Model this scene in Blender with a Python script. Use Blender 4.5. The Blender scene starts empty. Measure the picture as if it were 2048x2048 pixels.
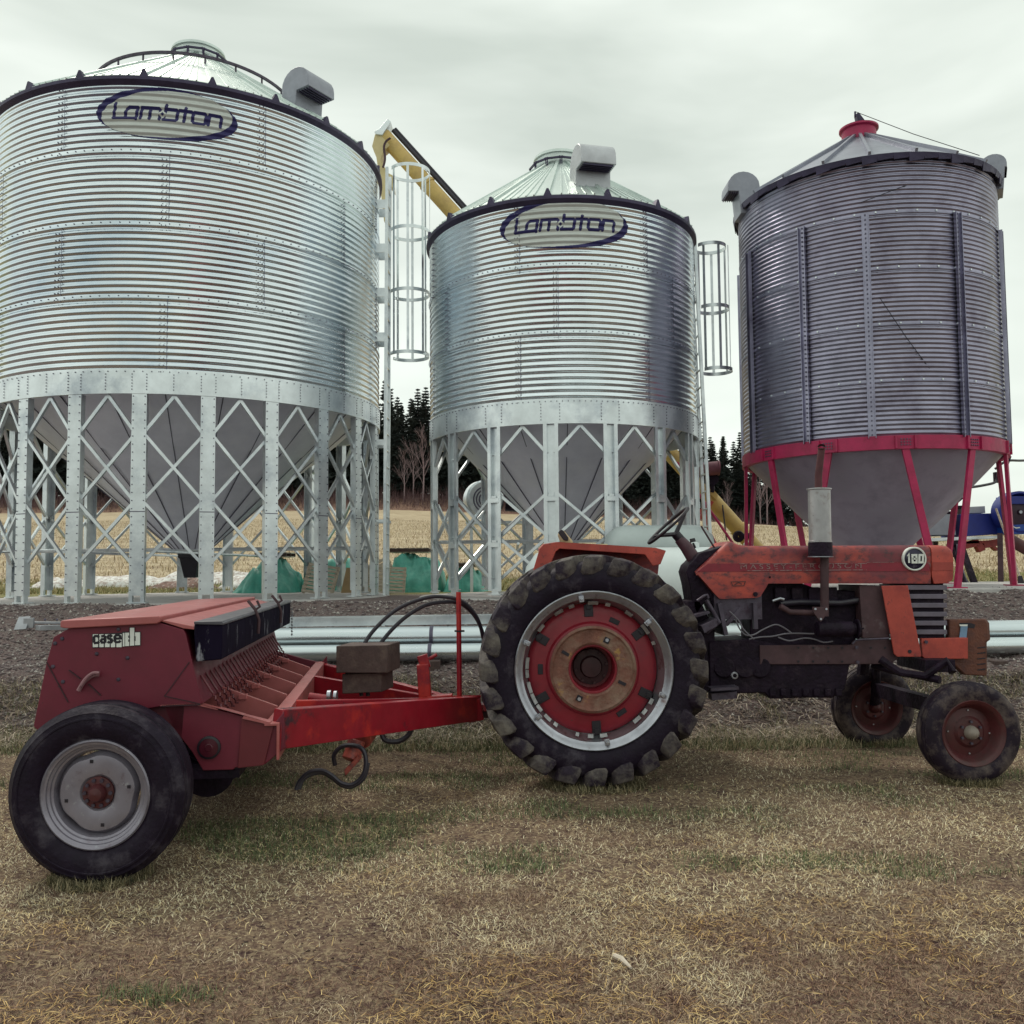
import bpy, bmesh, math, random
import numpy as np
from mathutils import Vector, Matrix, Euler
random.seed(7); rng = np.random.default_rng(7)
S = bpy.context.scene; COL = S.collection; PI = math.pi; rad = math.radians
# ------------------------------------------------------------------ camera
F = 1800.0; PITCH = math.atan(111/1800.); ROLL = rad(.5); EYE = Vector((0, 0, 1.53))
f0 = Vector((0, math.cos(PITCH), math.sin(PITCH))); r0 = Vector((1, 0, 0)); u0 = Vector((0, -math.sin(PITCH), math.cos(PITCH)))
CR = r0*math.cos(ROLL) - u0*math.sin(ROLL); CU = r0*math.sin(ROLL) + u0*math.cos(ROLL)
cd = bpy.data.cameras.new('camera'); cam = bpy.data.objects.new('camera', cd); COL.objects.link(cam)
cam.matrix_world = Matrix(((CR.x, CU.x, -f0.x, EYE.x), (CR.y, CU.y, -f0.y, EYE.y), (CR.z, CU.z, -f0.z, EYE.z), (0, 0, 0, 1)))
cd.sensor_fit = 'HORIZONTAL'; cd.sensor_width = 36.0; cd.lens = 36.0*F/2048; cd.clip_start = .05; cd.clip_end = 3000
S.camera = cam
# ------------------------------------------------------------------ light
SUN_EL = rad(52); SUN_AZ = rad(-35)      # azimuth measured from +Y (beyond the bins) towards +X
w = bpy.data.worlds.new("World"); S.world = w; w.use_nodes = True
nt = w.node_tree; nt.nodes.clear()
def N(nt, t, **k):
    n = nt.nodes.new(t)
    for a, b in k.items():
        if a in n.inputs: n.inputs[a].default_value = b
        else: setattr(n, a, b)
    return n
sky = N(nt, 'ShaderNodeTexSky', sky_type='NISHITA', sun_disc=False, sun_elevation=SUN_EL, sun_rotation=SUN_AZ)
tc = N(nt, 'ShaderNodeTexCoord'); mp = N(nt, 'ShaderNodeMapping'); mp.inputs['Scale'].default_value = (1, 1, 3.2)
mp.inputs['Location'].default_value = (3.1, 1.7, .4)
no = N(nt, 'ShaderNodeTexNoise', Scale=1.5, Detail=5.0, Roughness=.5, Distortion=.35)
rp = N(nt, 'ShaderNodeValToRGB'); e = rp.color_ramp.elements
e[0].position = .34; e[0].color = (.58, .64, .575, 1); e[1].position = .64; e[1].color = (.93, .99, .91, 1)
sc = N(nt, 'ShaderNodeVectorMath', operation='SCALE'); sc.inputs['Scale'].default_value = 11.3
mx = N(nt, 'ShaderNodeMixRGB', Fac=.94); bg = N(nt, 'ShaderNodeBackground', Strength=.1); wo = N(nt, 'ShaderNodeOutputWorld')
L = nt.links.new
L(tc.outputs['Generated'], mp.inputs[0]); L(mp.outputs[0], no.inputs[0]); L(no.outputs[0], rp.inputs[0]); L(rp.outputs[0], sc.inputs[0])
L(sky.outputs[0], mx.inputs[1]); L(sc.outputs[0], mx.inputs[2]); L(mx.outputs[0], bg.inputs[0]); L(bg.outputs[0], wo.inputs[0])
sd = bpy.data.lights.new('sun', 'SUN'); sd.energy = 1.5; sd.angle = rad(12); sd.color = (1, .93, .82)
so = bpy.data.objects.new('sun', sd); COL.objects.link(so)
d = Vector((math.sin(SUN_AZ)*math.cos(SUN_EL), math.cos(SUN_AZ)*math.cos(SUN_EL), math.sin(SUN_EL)))
so.rotation_euler = d.to_track_quat('Z', 'Y').to_euler(); so.location = d*50
S.view_settings.view_transform = 'Standard'; S.view_settings.look = 'None'; S.view_settings.exposure = 0; S.view_settings.gamma = 1
S.render.engine = 'CYCLES'; S.cycles.max_bounces = 6; S.cycles.diffuse_bounces = 3; S.cycles.glossy_bounces = 3
S.render.resolution_x = 1024; S.render.resolution_y = 1024

# ------------------------------------------------------------------ helpers
def U(px, py, Y):                       # point of the plane y=Y that stands behind a pixel of the 2048 px photograph
    v = f0 + CR*((px-1024)/F) - CU*((py-1024)/F); return EYE + v*(Y/v.y)
def UPL(px, py, P0, nrm):               # the same for a general plane
    v = f0 + CR*((px-1024)/F) - CU*((py-1024)/F); return EYE + v*((P0-EYE).dot(nrm)/v.dot(nrm))
def PRJ(p):
    q = Vector(p)-EYE; z = q.dot(f0); return 1024+F*q.dot(CR)/z, 1024-F*q.dot(CU)/z
def ss(t): t = min(1, max(0, t)); return t*t*(3-2*t)

def mat(name, base, rough=.6, metal=0., var=.25, scale=6., c2=None, f2=(.5, .7), s2=3., c3=None, f3=(.6, .66), s3=14., bump=0., bs=60., stretch=(1, 1, 1), rvar=.15, spec=.5, coat=0.):
    m = bpy.data.materials.new(name); m.use_nodes = True; nt = m.node_tree; b = nt.nodes['Principled BSDF']; L = nt.links.new
    tc = N(nt, 'ShaderNodeTexCoord'); mp = N(nt, 'ShaderNodeMapping'); mp.inputs['Scale'].default_value = stretch; L(tc.outputs['Object'], mp.inputs[0])
    n1 = N(nt, 'ShaderNodeTexNoise', Scale=scale, Detail=6.0, Roughness=.65); L(mp.outputs[0], n1.inputs[0])
    r1 = N(nt, 'ShaderNodeValToRGB'); e = r1.color_ramp.elements
    e[0].position = .3; e[1].position = .7
    e[0].color = tuple(c*(1-var) for c in base)+(1,); e[1].color = tuple(min(1, c*(1+var)) for c in base)+(1,)
    L(n1.outputs[0], r1.inputs[0]); out = r1.outputs[0]
    for c, f, s in ((c2, f2, s2), (c3, f3, s3)):
        if c is None: continue
        n2 = N(nt, 'ShaderNodeTexNoise', Scale=s, Detail=8.0, Roughness=.7); L(mp.outputs[0], n2.inputs[0])
        r2 = N(nt, 'ShaderNodeValToRGB'); e = r2.color_ramp.elements; e[0].position, e[1].position = f
        L(n2.outputs[0], r2.inputs[0]); x = N(nt, 'ShaderNodeMixRGB'); x.inputs[2].default_value = tuple(c)+(1,)
        L(r2.outputs[0], x.inputs[0]); L(out, x.inputs[1]); out = x.outputs[0]
    L(out, b.inputs['Base Color']); b.inputs['Metallic'].default_value = metal
    b.inputs['Specular IOR Level'].default_value = spec; b.inputs['Coat Weight'].default_value = coat
    n4 = N(nt, 'ShaderNodeTexNoise', Scale=scale*2.3, Detail=4.0); L(mp.outputs[0], n4.inputs[0])
    mr = N(nt, 'ShaderNodeMapRange'); mr.inputs['To Min'].default_value = max(.03, rough-rvar); mr.inputs['To Max'].default_value = min(1, rough+rvar)
    L(n4.outputs[0], mr.inputs[0]); L(mr.outputs[0], b.inputs['Roughness'])
    if bump:
        n3 = N(nt, 'ShaderNodeTexNoise', Scale=bs, Detail=5.0); L(mp.outputs[0], n3.inputs[0])
        bp = N(nt, 'ShaderNodeBump', Strength=bump, Distance=.02); L(n3.outputs[0], bp.inputs['Height']); L(bp.outputs[0], b.inputs['Normal'])
    return m

GALV = mat('galvanised steel', (.74, .80, .84), .21, 1, .10, 1.6, c2=(.40, .50, .60), f2=(.50, .74), s2=.40, bump=.05, bs=2.2, rvar=.05)
GALV2 = mat('galvanised frame', (.72, .76, .78), .34, .82, .14, 3., c2=(.34, .38, .44), f2=(.5, .75), s2=1.2, rvar=.1)
HOPM = mat('dull hopper steel', (.80, .80, .92), .46, .55, .12, 1.3, c2=(.86, .86, .92), f2=(.5, .75), s2=1.0, bump=.06, bs=2.5)
OLDG = mat('weathered galvanised steel', (.31, .30, .39), .33, .92, .18, 2., c2=(.16, .14, .20), f2=(.5, .75), s2=1.5, bump=.03, bs=5)
OLDH = mat('weathered hopper steel', (.34, .30, .38), .5, .3, .2, 3., c2=(.25, .24, .28), f2=(.5, .75), s2=1.5)
ROOFM = mat('roof steel', (.66, .74, .71), .38, .45, .08, 2., c2=(.5, .56, .58), f2=(.55, .75), s2=1.5)
DARKM = mat('dark eave steel', (.055, .045, .09), .5, .4, .25, 4.)
BOLT = mat('bolt heads', (.12, .11, .16), .45, .6, .2, 9.)
DECALW = mat('pale decal film', (.60, .63, .60), .42, .3, .06, 4., spec=.3)
NAVY = mat('navy decal film', (.030, .026, .115), .45, 0, .15, 6., spec=.3)
REDB = mat('red bin paint', (.42, .016, .088), .5, 0, .2, 4., c2=(.26, .012, .05), f2=(.5, .7), s2=3.)
TRO = mat('faded orange tractor paint', (.46, .062, .036), .5, 0, .2, 5., c2=(.17, .024, .036), f2=(.38, .56), s2=2.0, c3=(.05, .02, .025), f3=(.52, .68), s3=16., stretch=(.8, 1, 1.1), bump=.03)
TROC = mat('brighter orange tractor paint', (.43, .062, .044), .5, 0, .2, 6., c2=(.26, .032, .03), f2=(.46, .7), s2=5., c3=(.08, .03, .03), f3=(.58, .70), s3=24., bump=.03)
STRP = mat('crimson hood stripe', (.24, .016, .035), .45, 0, .2, 8., c2=(.12, .02, .03), f2=(.55, .7), s2=7.)
WREST = mat('worn silver letters', (.30, .19, .19), .5, .3, .3, 20., c2=(.24, .03, .04), f2=(.50, .58), s2=26.)
TRB = mat('brown worn tractor steel', (.070, .034, .042), .65, .1, .35, 8., c2=(.16, .13, .14), f2=(.58, .74), s2=5.)
TRD = mat('oily dark casting', (.014, .007, .017), .6, .1, .5, 9., c2=(.050, .034, .046), f2=(.56, .75), s2=7., bump=.4, bs=40, spec=.2)
TRG = mat('grey tractor steel', (.085, .07, .10), .5, .4, .3, 9., c2=(.05, .03, .05), f2=(.5, .65), s2=12.)
REDW = mat('red wheel paint', (.24, .010, .024), .45, 0, .2, 6., c2=(.14, .012, .024), f2=(.5, .75), s2=6., c3=(.08, .04, .04), f3=(.64, .7), s3=30.)
REDF = mat('rusty dark red wheel', (.075, .013, .016), .5, 0, .3, 6., c2=(.05, .018, .018), f2=(.45, .7), s2=9.)
RUSTY = mat('mustard and rust cast iron', (.17, .068, .048), .6, .1, .35, 10., c2=(.24, .15, .11), f2=(.45, .62), s2=6., c3=(.34, .19, .06), f3=(.60, .66), s3=5., bump=.3, bs=50)
WEIGHT = mat('rust brown cast weights', (.13, .045, .028), .7, 0, .25, 8., c2=(.09, .035, .03), f2=(.45, .65), s2=12., bump=.3, bs=60)
SILV = mat('silver rim', (.42, .43, .48), .35, .85, .2, 6., c2=(.20, .14, .14), f2=(.56, .7), s2=9.)
RUBB = mat('tyre rubber', (.011, .0055, .016), .6, 0, .3, 10., c2=(.075, .065, .08), f2=(.52, .74), s2=5., bump=.25, bs=50, spec=.22)
MUDR = mat('muddy tyre lugs', (.020, .012, .024), .6, 0, .3, 8., c2=(.15, .13, .115), f2=(.42, .66), s2=5.5, bump=.3, bs=60, spec=.25)
WORNR = mat('dusty front tyre', (.016, .009, .019), .6, 0, .3, 8., c2=(.13, .10, .09), f2=(.47, .68), s2=6., bump=.2, bs=60, spec=.22)
DRED = mat('drill dark red paint', (.150, .012, .030), .5, 0, .14, 5., c2=(.12, .014, .026), f2=(.5, .75), s2=2.2, c3=(.05, .02, .025), f3=(.66, .72), s3=26., bump=.02)
DLID = mat('drill lid red with painted sheen', (.40, .115, .115), .38, 0, .12, 4., c2=(.34, .09, .08), f2=(.5, .7), s2=3., c3=(.14, .05, .05), f3=(.62, .7), s3=16.)  # sky sheen on the upward faces is put into this lighter base
BRED = mat('bright red tongue paint', (.27, .008, .020), .36, 0, .2, 5., c2=(.045, .02, .03), f2=(.58, .66), s2=3.2, c3=(.46, .025, .02), f3=(.52, .62), s3=2.2, bump=.03)
DBLK = mat('black painted box', (.011, .008, .020), .7, 0, .3, 5., c2=(.26, .26, .30), f2=(.60, .66), s2=9., stretch=(1, 1, .25), spec=.03)
BLK = mat('black', (.012, .008, .016), .45, 0, .3, 9.)
BLKR = mat('black rubber hose', (.018, .014, .026), .42, 0, .2, 9., spec=.6)
WHT = mat('white lettering', (.74, .76, .72), .5, 0, .05, 9., spec=.3)
YEL = mat('faded yellow auger', (.58, .40, .13), .5, 0, .12, 2., c2=(.40, .26, .10), f2=(.5, .75), s2=1.5)
YELT = mat('pale yellow spout', (.62, .50, .26), .5, 0, .1, 3.)
TANK = mat('pale tank paint', (.70, .76, .76), .35, 0, .07, 2., c2=(.48, .53, .56), f2=(.5, .75), s2=1.5)
TARP = mat('green tarpaulin', (.07, .36, .29), .5, 0, .25, 4., c2=(.17, .52, .43), f2=(.5, .72), s2=3.5)
WOOD = mat('weathered pallet wood', (.58, .50, .40), .75, 0, .25, 9., c2=(.24, .19, .16), f2=(.5, .7), s2=8., stretch=(1, 1, 5))
PLY = mat('plywood', (.42, .29, .15), .65, 0, .12, 5.)
BLOCKW = mat('brown timber block', (.075, .045, .042), .75, 0, .25, 8., c2=(.13, .09, .075), f2=(.5, .7), s2=9., bump=.2)
BLUE = mat('blue machine paint', (.012, .025, .22), .45, 0, .15, 4.)
LBLUE = mat('light blue plastic', (.18, .30, .46), .5)
CREAM = mat('cream seat cushion', (.55, .42, .24), .5, 0, .12, 6.)
CONC = mat('concrete', (.46, .44, .43), .8, 0, .2, 3., bump=.2)
FIRM = mat('conifer needles', (.030, .038, .036), .85, 0, .4, .5, c2=(.05, .052, .045), f2=(.45, .65), s2=1.2, spec=.1)
BARK = mat('bark', (.055, .04, .045), .85, 0, .3, 4.)
BIRCH = mat('pale bare twigs', (.28, .20, .21), .8, 0, .25, 2.)
BRUSH = mat('bare brush twigs', (.11, .060, .062), .9, 0, .35, .3)

class MB:
    def __init__(s, off=(0, 0, 0)): s.v = []; s.f = []; s.m = []; s.T = None; s.mi = 0
    def add(s, vs, fs, mi=None):
        o = len(s.v); T = s.T
        s.v += [tuple(T @ Vector(p)) if T else tuple(p) for p in vs]
        s.f += [tuple(i+o for i in f) for f in fs]; s.m += [s.mi if mi is None else mi]*len(fs)
        return s
    def box(s, c, d, ax=None, mi=None):
        c = Vector(c); X, Y, Z = ax or (Vector((1, 0, 0)), Vector((0, 1, 0)), Vector((0, 0, 1)))
        vs = [c + X*(a*d[0]/2) + Y*(b*d[1]/2) + Z*(g*d[2]/2) for a in (-1, 1) for b in (-1, 1) for g in (-1, 1)]
        return s.add(vs, [(0, 1, 3, 2), (4, 6, 7, 5), (0, 4, 5, 1), (2, 3, 7, 6), (0, 2, 6, 4), (1, 5, 7, 3)], mi)
    def beam(s, p, q, w, h, up=(0, 0, 1), mi=None):
        p = Vector(p); q = Vector(q); X = (q-p); l = X.length; X.normalize(); up = Vector(up); Y = up.cross(X)
        if Y.length < 1e-4: Y = Vector((1, 0, 0)).cross(X)
        Y.normalize(); Z = X.cross(Y)
        return s.box((p+q)/2, (l, w, h), (X, Y, Z), mi)
    def tube(s, pts, r, n=10, cap=True, mi=None):
        pts = [Vector(p) for p in pts]; k = len(pts); rs = r if hasattr(r, '__len__') else [r]*k; vs = []; prev = None
        for i, p in enumerate(pts):
            t = (pts[min(i+1, k-1)]-pts[max(i-1, 0)]).normalized()
            if prev is None: a = t.orthogonal().normalized()
            else:
                a = prev - t*prev.dot(t); a.normalize()
            prev = a; b = t.cross(a)
            vs += [p + (a*math.cos(2*PI*j/n) + b*math.sin(2*PI*j/n))*rs[i] for j in range(n)]
        fs = [(i*n+j, i*n+(j+1) % n, (i+1)*n+(j+1) % n, (i+1)*n+j) for i in range(k-1) for j in range(n)]
        if cap: fs += [tuple(range(n))[::-1], tuple(range((k-1)*n, k*n))]
        return s.add(vs, fs, mi)
    def lathe(s, prof, o, ax=(0, 0, 1), n=48, a0=0., a1=2*PI, mi=None, ref=None):
        o = Vector(o); Z = Vector(ax).normalized(); X = Vector(ref) if ref else Z.orthogonal().normalized(); Y = Z.cross(X)
        full = abs(a1-a0-2*PI) < 1e-6; m = n if full else n+1; k = len(prof); vs = []
        for j in range(m):
            a = a0+(a1-a0)*j/n; dr = X*math.cos(a)+Y*math.sin(a)
            vs += [o + dr*r + Z*h for r, h in prof]
        fs = []
        for j in range(n):
            jj = (j+1) % m
            for i in range(k-1):
                fs.append((j*k+i, jj*k+i, jj*k+i+1, j*k+i+1))
        return s.add(vs, fs, mi)
    def prism(s, poly, ext, mi=None):
        n = len(poly); e = Vector(ext); vs = [Vector(p) for p in poly] + [Vector(p)+e for p in poly]
        fs = [tuple(range(n)), tuple(range(n, 2*n))[::-1]] + [(i, i+n, (i+1) % n+n, (i+1) % n) for i in range(n)]
        return s.add(vs, fs, mi)
    def ribbon(s, pts, w, nrm, th=.0015, mi=None, closed=False):      # flat stroke with mitred corners
        pts = [Vector(p) for p in pts]; nrm = Vector(nrm).normalized(); k = len(pts); Lf = []; Rt = []
        for i in range(k):
            a = pts[i-1] if (i > 0 or closed) else None; b = pts[(i+1) % k] if (i < k-1 or closed) else None
            d1 = (pts[i]-a).normalized() if a is not None else None; d2 = (b-pts[i]).normalized() if b is not None else None
            n1 = nrm.cross(d1) if d1 is not None else nrm.cross(d2); n2 = nrm.cross(d2) if d2 is not None else n1
            m_ = (n1+n2).normalized(); c = max(.45, m_.dot(n1)); Lf.append(pts[i]+m_*(w/2/c)); Rt.append(pts[i]-m_*(w/2/c))
        vs = []
        for a, b in zip(Lf, Rt): vs += [a+nrm*th, b+nrm*th, a, b]
        fs = []
        for i in range(k if closed else k-1):
            o = 4*i; q = 4*((i+1) % k); fs += [(o, o+1, q+1, q), (o, q, q+2, o+2), (o+1, o+3, q+3, q+1)]
        return s.add(vs, fs, mi)
    def build(s, name, mats, parent=None, bevel=0., ang=35, smooth=True):
        off = OFF.get(parent.name, Vector()) if parent else Vector()
        me = bpy.data.meshes.new(name); a = np.array(s.v, dtype=np.float64)-np.array(off)
        me.from_pydata(a.tolist(), [], s.f)
        for m in (mats if isinstance(mats, (list, tuple)) else [mats]): me.materials.append(m)
        me.polygons.foreach_set('material_index', s.m)
        if smooth:
            me.polygons.foreach_set('use_smooth', [True]*len(s.f)); me.set_sharp_from_angle(angle=rad(ang))
        me.update(); o = bpy.data.objects.new(name, me); COL.objects.link(o)
        if parent: o.parent = parent; OFF[o.name] = off
        if bevel:
            b = o.modifiers.new('bevel', 'BEVEL'); b.width = bevel; b.segments = 2; b.limit_method = 'ANGLE'; b.angle_limit = rad(40)
        return o
OFF = {}
def fixn(o):
    bm = bmesh.new(); bm.from_mesh(o.data); bmesh.ops.recalc_face_normals(bm, faces=bm.faces); bm.to_mesh(o.data); bm.free(); return o
def tag(o, label, cat, group=None):
    o['label'] = label; o['category'] = cat
    if group: o['group'] = group
    return o
def thing(name, label, cat, loc=(0, 0, 0), group=None):
    o = bpy.data.objects.new(name, None); COL.objects.link(o); o.location = loc; OFF[o.name] = Vector(loc); o.empty_display_size = .2
    return tag(o, label, cat, group)
def kind(o, k): o['kind'] = k; return o
def dup(root, loc, rotz=0., sc=1., label=None):
    r = root.copy(); COL.objects.link(r); r.location = loc; r.rotation_euler = (0, 0, rotz); r.scale = (sc, sc, sc)
    if label: r['label'] = label
    for ch in list(root.children):
        c = ch.copy(); COL.objects.link(c); c.parent = r
        for g in ch.children:
            q = g.copy(); COL.objects.link(q); q.parent = c
    return r
def bulk(name, V, Fc, m, smooth=False):                    # numpy arrays of verts / triangles or quads
    me = bpy.data.meshes.new(name); me.vertices.add(len(V)); me.vertices.foreach_set('co', V.astype(np.float32).ravel())
    k = Fc.shape[1]; me.loops.add(Fc.size); me.loops.foreach_set('vertex_index', Fc.astype(np.int32).ravel())
    me.polygons.add(len(Fc)); me.polygons.foreach_set('loop_start', np.arange(0, Fc.size, k, dtype=np.int32))
    me.update(calc_edges=True); me.materials.append(m)
    if smooth: me.polygons.foreach_set('use_smooth', np.ones(len(Fc), dtype=bool))
    o = bpy.data.objects.new(name, me); COL.objects.link(o); return o
# value noise in the plane
_G = np.random.default_rng(3).random((256, 256))
def vn(x, y):
    xi = np.floor(x).astype(int); yi = np.floor(y).astype(int); fx = x-xi; fy = y-yi; fx = fx*fx*(3-2*fx); fy = fy*fy*(3-2*fy)
    g = lambda a, b: _G[a & 255, b & 255]
    return (g(xi, yi)*(1-fx)+g(xi+1, yi)*fx)*(1-fy)+(g(xi, yi+1)*(1-fx)+g(xi+1, yi+1)*fx)*fy
def fbm(x, y, o=4):
    s = 0; a = .5
    for i in range(o): s = s+a*vn(x*2**i+17*i, y*2**i+31*i); a /= 2
    return s
# ------------------------------------------------------------------ terrain
def H(x, y, rough=True):
    x = np.asarray(x, float); y = np.asarray(y, float)
    st = lambda a, b: np.clip((y-a)/(b-a), 0, 1)
    top = 1.045 + .11*np.clip((x-2.5)/2.5, 0, 1)
    b0 = 8.35
    s1 = st(b0, 9.9); s2 = st(9.9, 12.5); sm = lambda t: t*t*(3-2*t)
    z = .50*sm(s1) + (top-.50)*sm(s2)
    g = 1.02+.1*np.clip((x-2.5)/3, 0, 1)
    z = np.where(y > 12.5, top+(g-top)*st(18, 22), z)
    Hf = 9.2 - .046*np.clip(x+15, 0, 40) - .07*np.clip(x-25, 0, 200)
    Hf = np.maximum(Hf, 3.5)
    z = z + np.clip((y-24)/96, 0, 1)*(Hf-1.02) + np.clip((y-120)/20, 0, 1)*np.maximum(0, Hf-5)
    if rough:
        near = np.clip(1-(y-8.2)/.6, 0, 1)*np.clip((y+2)/2, 0, 1)
        z = z + near*((fbm(x*1.3, y*1.3, 3)-.45)*.05 + (fbm(x*9, y*9, 2)-.37)*.018)
        bank = np.clip((y-8.2)/.5, 0, 1)*np.clip((13.2-y)/.8, 0, 1)
        z = z + bank*((fbm(x*2.6, y*2.6, 4)-.45)*.16)
        z = z + np.clip((y-20)/3, 0, 1)*(fbm(x*.6, y*.6, 3)-.45)*.10
    return z
def hz(x, y): return float(H(np.array([x]), np.array([y]))[0])
def sheet(name, xs, ys, m):
    X, Y = np.meshgrid(xs, ys); Z = H(X, Y); nx = len(xs); ny = len(ys)
    V = np.stack([X.ravel(), Y.ravel(), Z.ravel()], 1); i = np.arange(nx*ny).reshape(ny, nx)
    Fc = np.stack([i[:-1, :-1].ravel(), i[:-1, 1:].ravel(), i[1:, 1:].ravel(), i[1:, :-1].ravel()], 1)
    return kind(bulk(name, V, Fc, m, True), 'structure')
def posmat(name):
    m = bpy.data.materials.new(name); m.use_nodes = True; nt = m.node_tree; return m, nt, nt.nodes['Principled BSDF'], nt.links.new
def ramp(nt, L, src, stops):
    r = N(nt, 'ShaderNodeValToRGB'); e = r.color_ramp.elements
    while len(e) < len(stops): e.new(.5)
    for q, (p, c) in zip(e, stops): q.position = p; q.color = tuple(c)+(1,) if len(c) == 3 else c
    L(src, r.inputs[0]); return r.outputs[0]
def noise(nt, L, vec, s, d=5., r=.6): 
    n = N(nt, 'ShaderNodeTexNoise', Scale=s, Detail=d, Roughness=r); L(vec, n.inputs[0]); return n.outputs[0]
def mixc(nt, L, f, a, b):
    x = N(nt, 'ShaderNodeMixRGB')
    for s, i in ((f, 0), (a, 1), (b, 2)):
        if hasattr(s, 'links'): L(s, x.inputs[i])
        elif isinstance(s, tuple): x.inputs[i].default_value = s+(1,)
        else: x.inputs[i].default_value = s
    return x.outputs[0]
def band(nt, L, v, a, b):
    r = N(nt, 'ShaderNodeMapRange'); r.inputs[1].default_value = a; r.inputs[2].default_value = b; L(v, r.inputs[0]); return r.outputs[0]
gm, nt, B, L = posmat('lawn soil and gravel bank')
g = N(nt, 'ShaderNodeNewGeometry').outputs['Position']; sp = N(nt, 'ShaderNodeSeparateXYZ'); L(g, sp.inputs[0]); gy = sp.outputs[1]
big = noise(nt, L, g, .9, 4.); fine = noise(nt, L, g, 38., 6., .75); mid = noise(nt, L, g, 6., 5.)
lawn = mixc(nt, L, ramp(nt, L, mid, [(.35, (0, 0, 0)), (.62, (1, 1, 1))]), (.065, .036, .036), (.17, .11, .08))
lawn = mixc(nt, L, ramp(nt, L, fine, [(.45, (0, 0, 0)), (.62, (1, 1, 1))]), lawn, (.33, .25, .16))
grv = mixc(nt, L, ramp(nt, L, fine, [(.5, (0, 0, 0)), (.64, (1, 1, 1))]), (.155, .110, .108), (.29, .235, .215))
vo = N(nt, 'ShaderNodeTexVoronoi', Scale=60.); L(g, vo.inputs[0]); 
grv = mixc(nt, L, ramp(nt, L, vo.outputs['Color'], [(.70, (0, 0, 0)), (.78, (1, 1, 1))]), grv, (.22, .195, .18))
green = mixc(nt, L, ramp(nt, L, mid, [(.4, (0, 0, 0)), (.6, (1, 1, 1))]), (.13, .16, .055), (.33, .26, .13))
jy = N(nt, 'ShaderNodeMath', operation='MULTIPLY_ADD'); L(big, jy.inputs[0]); jy.inputs[1].default_value = 1.2; L(gy, jy.inputs[2])
c = mixc(nt, L, band(nt, L, jy.outputs[0], 8.7, 9.3), lawn, grv)
c = mixc(nt, L, band(nt, L, jy.outputs[0], 16.7, 18.2), c, green)
unseen_dark = mixc(nt, L, ramp(nt, L, fine, [(.4, (0, 0, 0)), (.65, (1, 1, 1))]), (.045, .034, .052), (.085, .068, .09))  # unseen ground behind the camera, made dark to deepen the bins' reflections
c = mixc(nt, L, band(nt, L, jy.outputs[0], 2.4, .6), c, unseen_dark)
L(c, B.inputs['Base Color']); B.inputs['Roughness'].default_value = .95; B.inputs['Specular IOR Level'].default_value = .15
bp = N(nt, 'ShaderNodeBump', Strength=.7, Distance=.03); L(fine, bp.inputs['Height']); L(bp.outputs[0], B.inputs['Normal'])
fm, nt, B, L = posmat('stubble field soil')
g = N(nt, 'ShaderNodeNewGeometry').outputs['Position']; sp = N(nt, 'ShaderNodeSeparateXYZ'); L(g, sp.inputs[0])
wv = N(nt, 'ShaderNodeTexWave', Scale=.9, Distortion=3., Detail=3.); wv.bands_direction = 'Y'; L(g, wv.inputs[0])
mid = noise(nt, L, g, 1.6, 7., .75); big = noise(nt, L, g, .09, 4.)
mpn = N(nt, 'ShaderNodeMapping'); mpn.inputs['Scale'].default_value = (.25, 1.1, 1); L(g, mpn.inputs[0]); st = noise(nt, L, mpn.outputs[0], 1.5, 6., .7)
c = mixc(nt, L, ramp(nt, L, st, [(.38, (0, 0, 0)), (.62, (1, 1, 1))]), (.30, .225, .150), (.54, .45, .31))
c = mixc(nt, L, ramp(nt, L, mid, [(.55, (0, 0, 0)), (.7, (.7, .7, .7))]), c, (.22, .155, .10))
L(c, B.inputs['Base Color']); B.inputs['Roughness'].default_value = .95; B.inputs['Specular IOR Level'].default_value = .1
hm, nt, B, L = posmat('brown hillside weeds')
g = N(nt, 'ShaderNodeNewGeometry').outputs['Position']; mid = noise(nt, L, g, .5, 7., .7)
c = mixc(nt, L, ramp(nt, L, mid, [(.35, (0, 0, 0)), (.65, (1, 1, 1))]), (.14, .075, .06), (.25, .16, .115))
L(c, B.inputs['Base Color']); B.inputs['Roughness'].default_value = .95; B.inputs['Specular IOR Level'].default_value = .1
lin = np.linspace
xs = np.concatenate([-np.geomspace(500, 12, 14)[:-1], lin(-12, -9.2, 12), lin(-9, 9, 260), lin(9.2, 13, 16), np.geomspace(14, 500, 14)])
ys = np.concatenate([-np.geomspace(500, 2, 12), lin(-1.4, 2.4, 12), lin(2.5, 13.4, 200), lin(13.6, 26, 50)])
sheet('ground', xs, ys, gm)
xf = np.concatenate([-np.geomspace(500, 100, 6)[:-1], lin(-100, 100, 200), np.geomspace(110, 500, 6)])
sheet('field', xf, lin(26, 121, 110), fm)
sheet('hillside', xf, np.concatenate([lin(121, 220, 40), lin(240, 600, 10)]), hm)
pad = MB(); pad.box((7.1, 14.7, 1.09), (6.6, 4.6, .2)); pad.build('concrete_pad', CONC, bevel=.02)['kind'] = 'structure'

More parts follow.
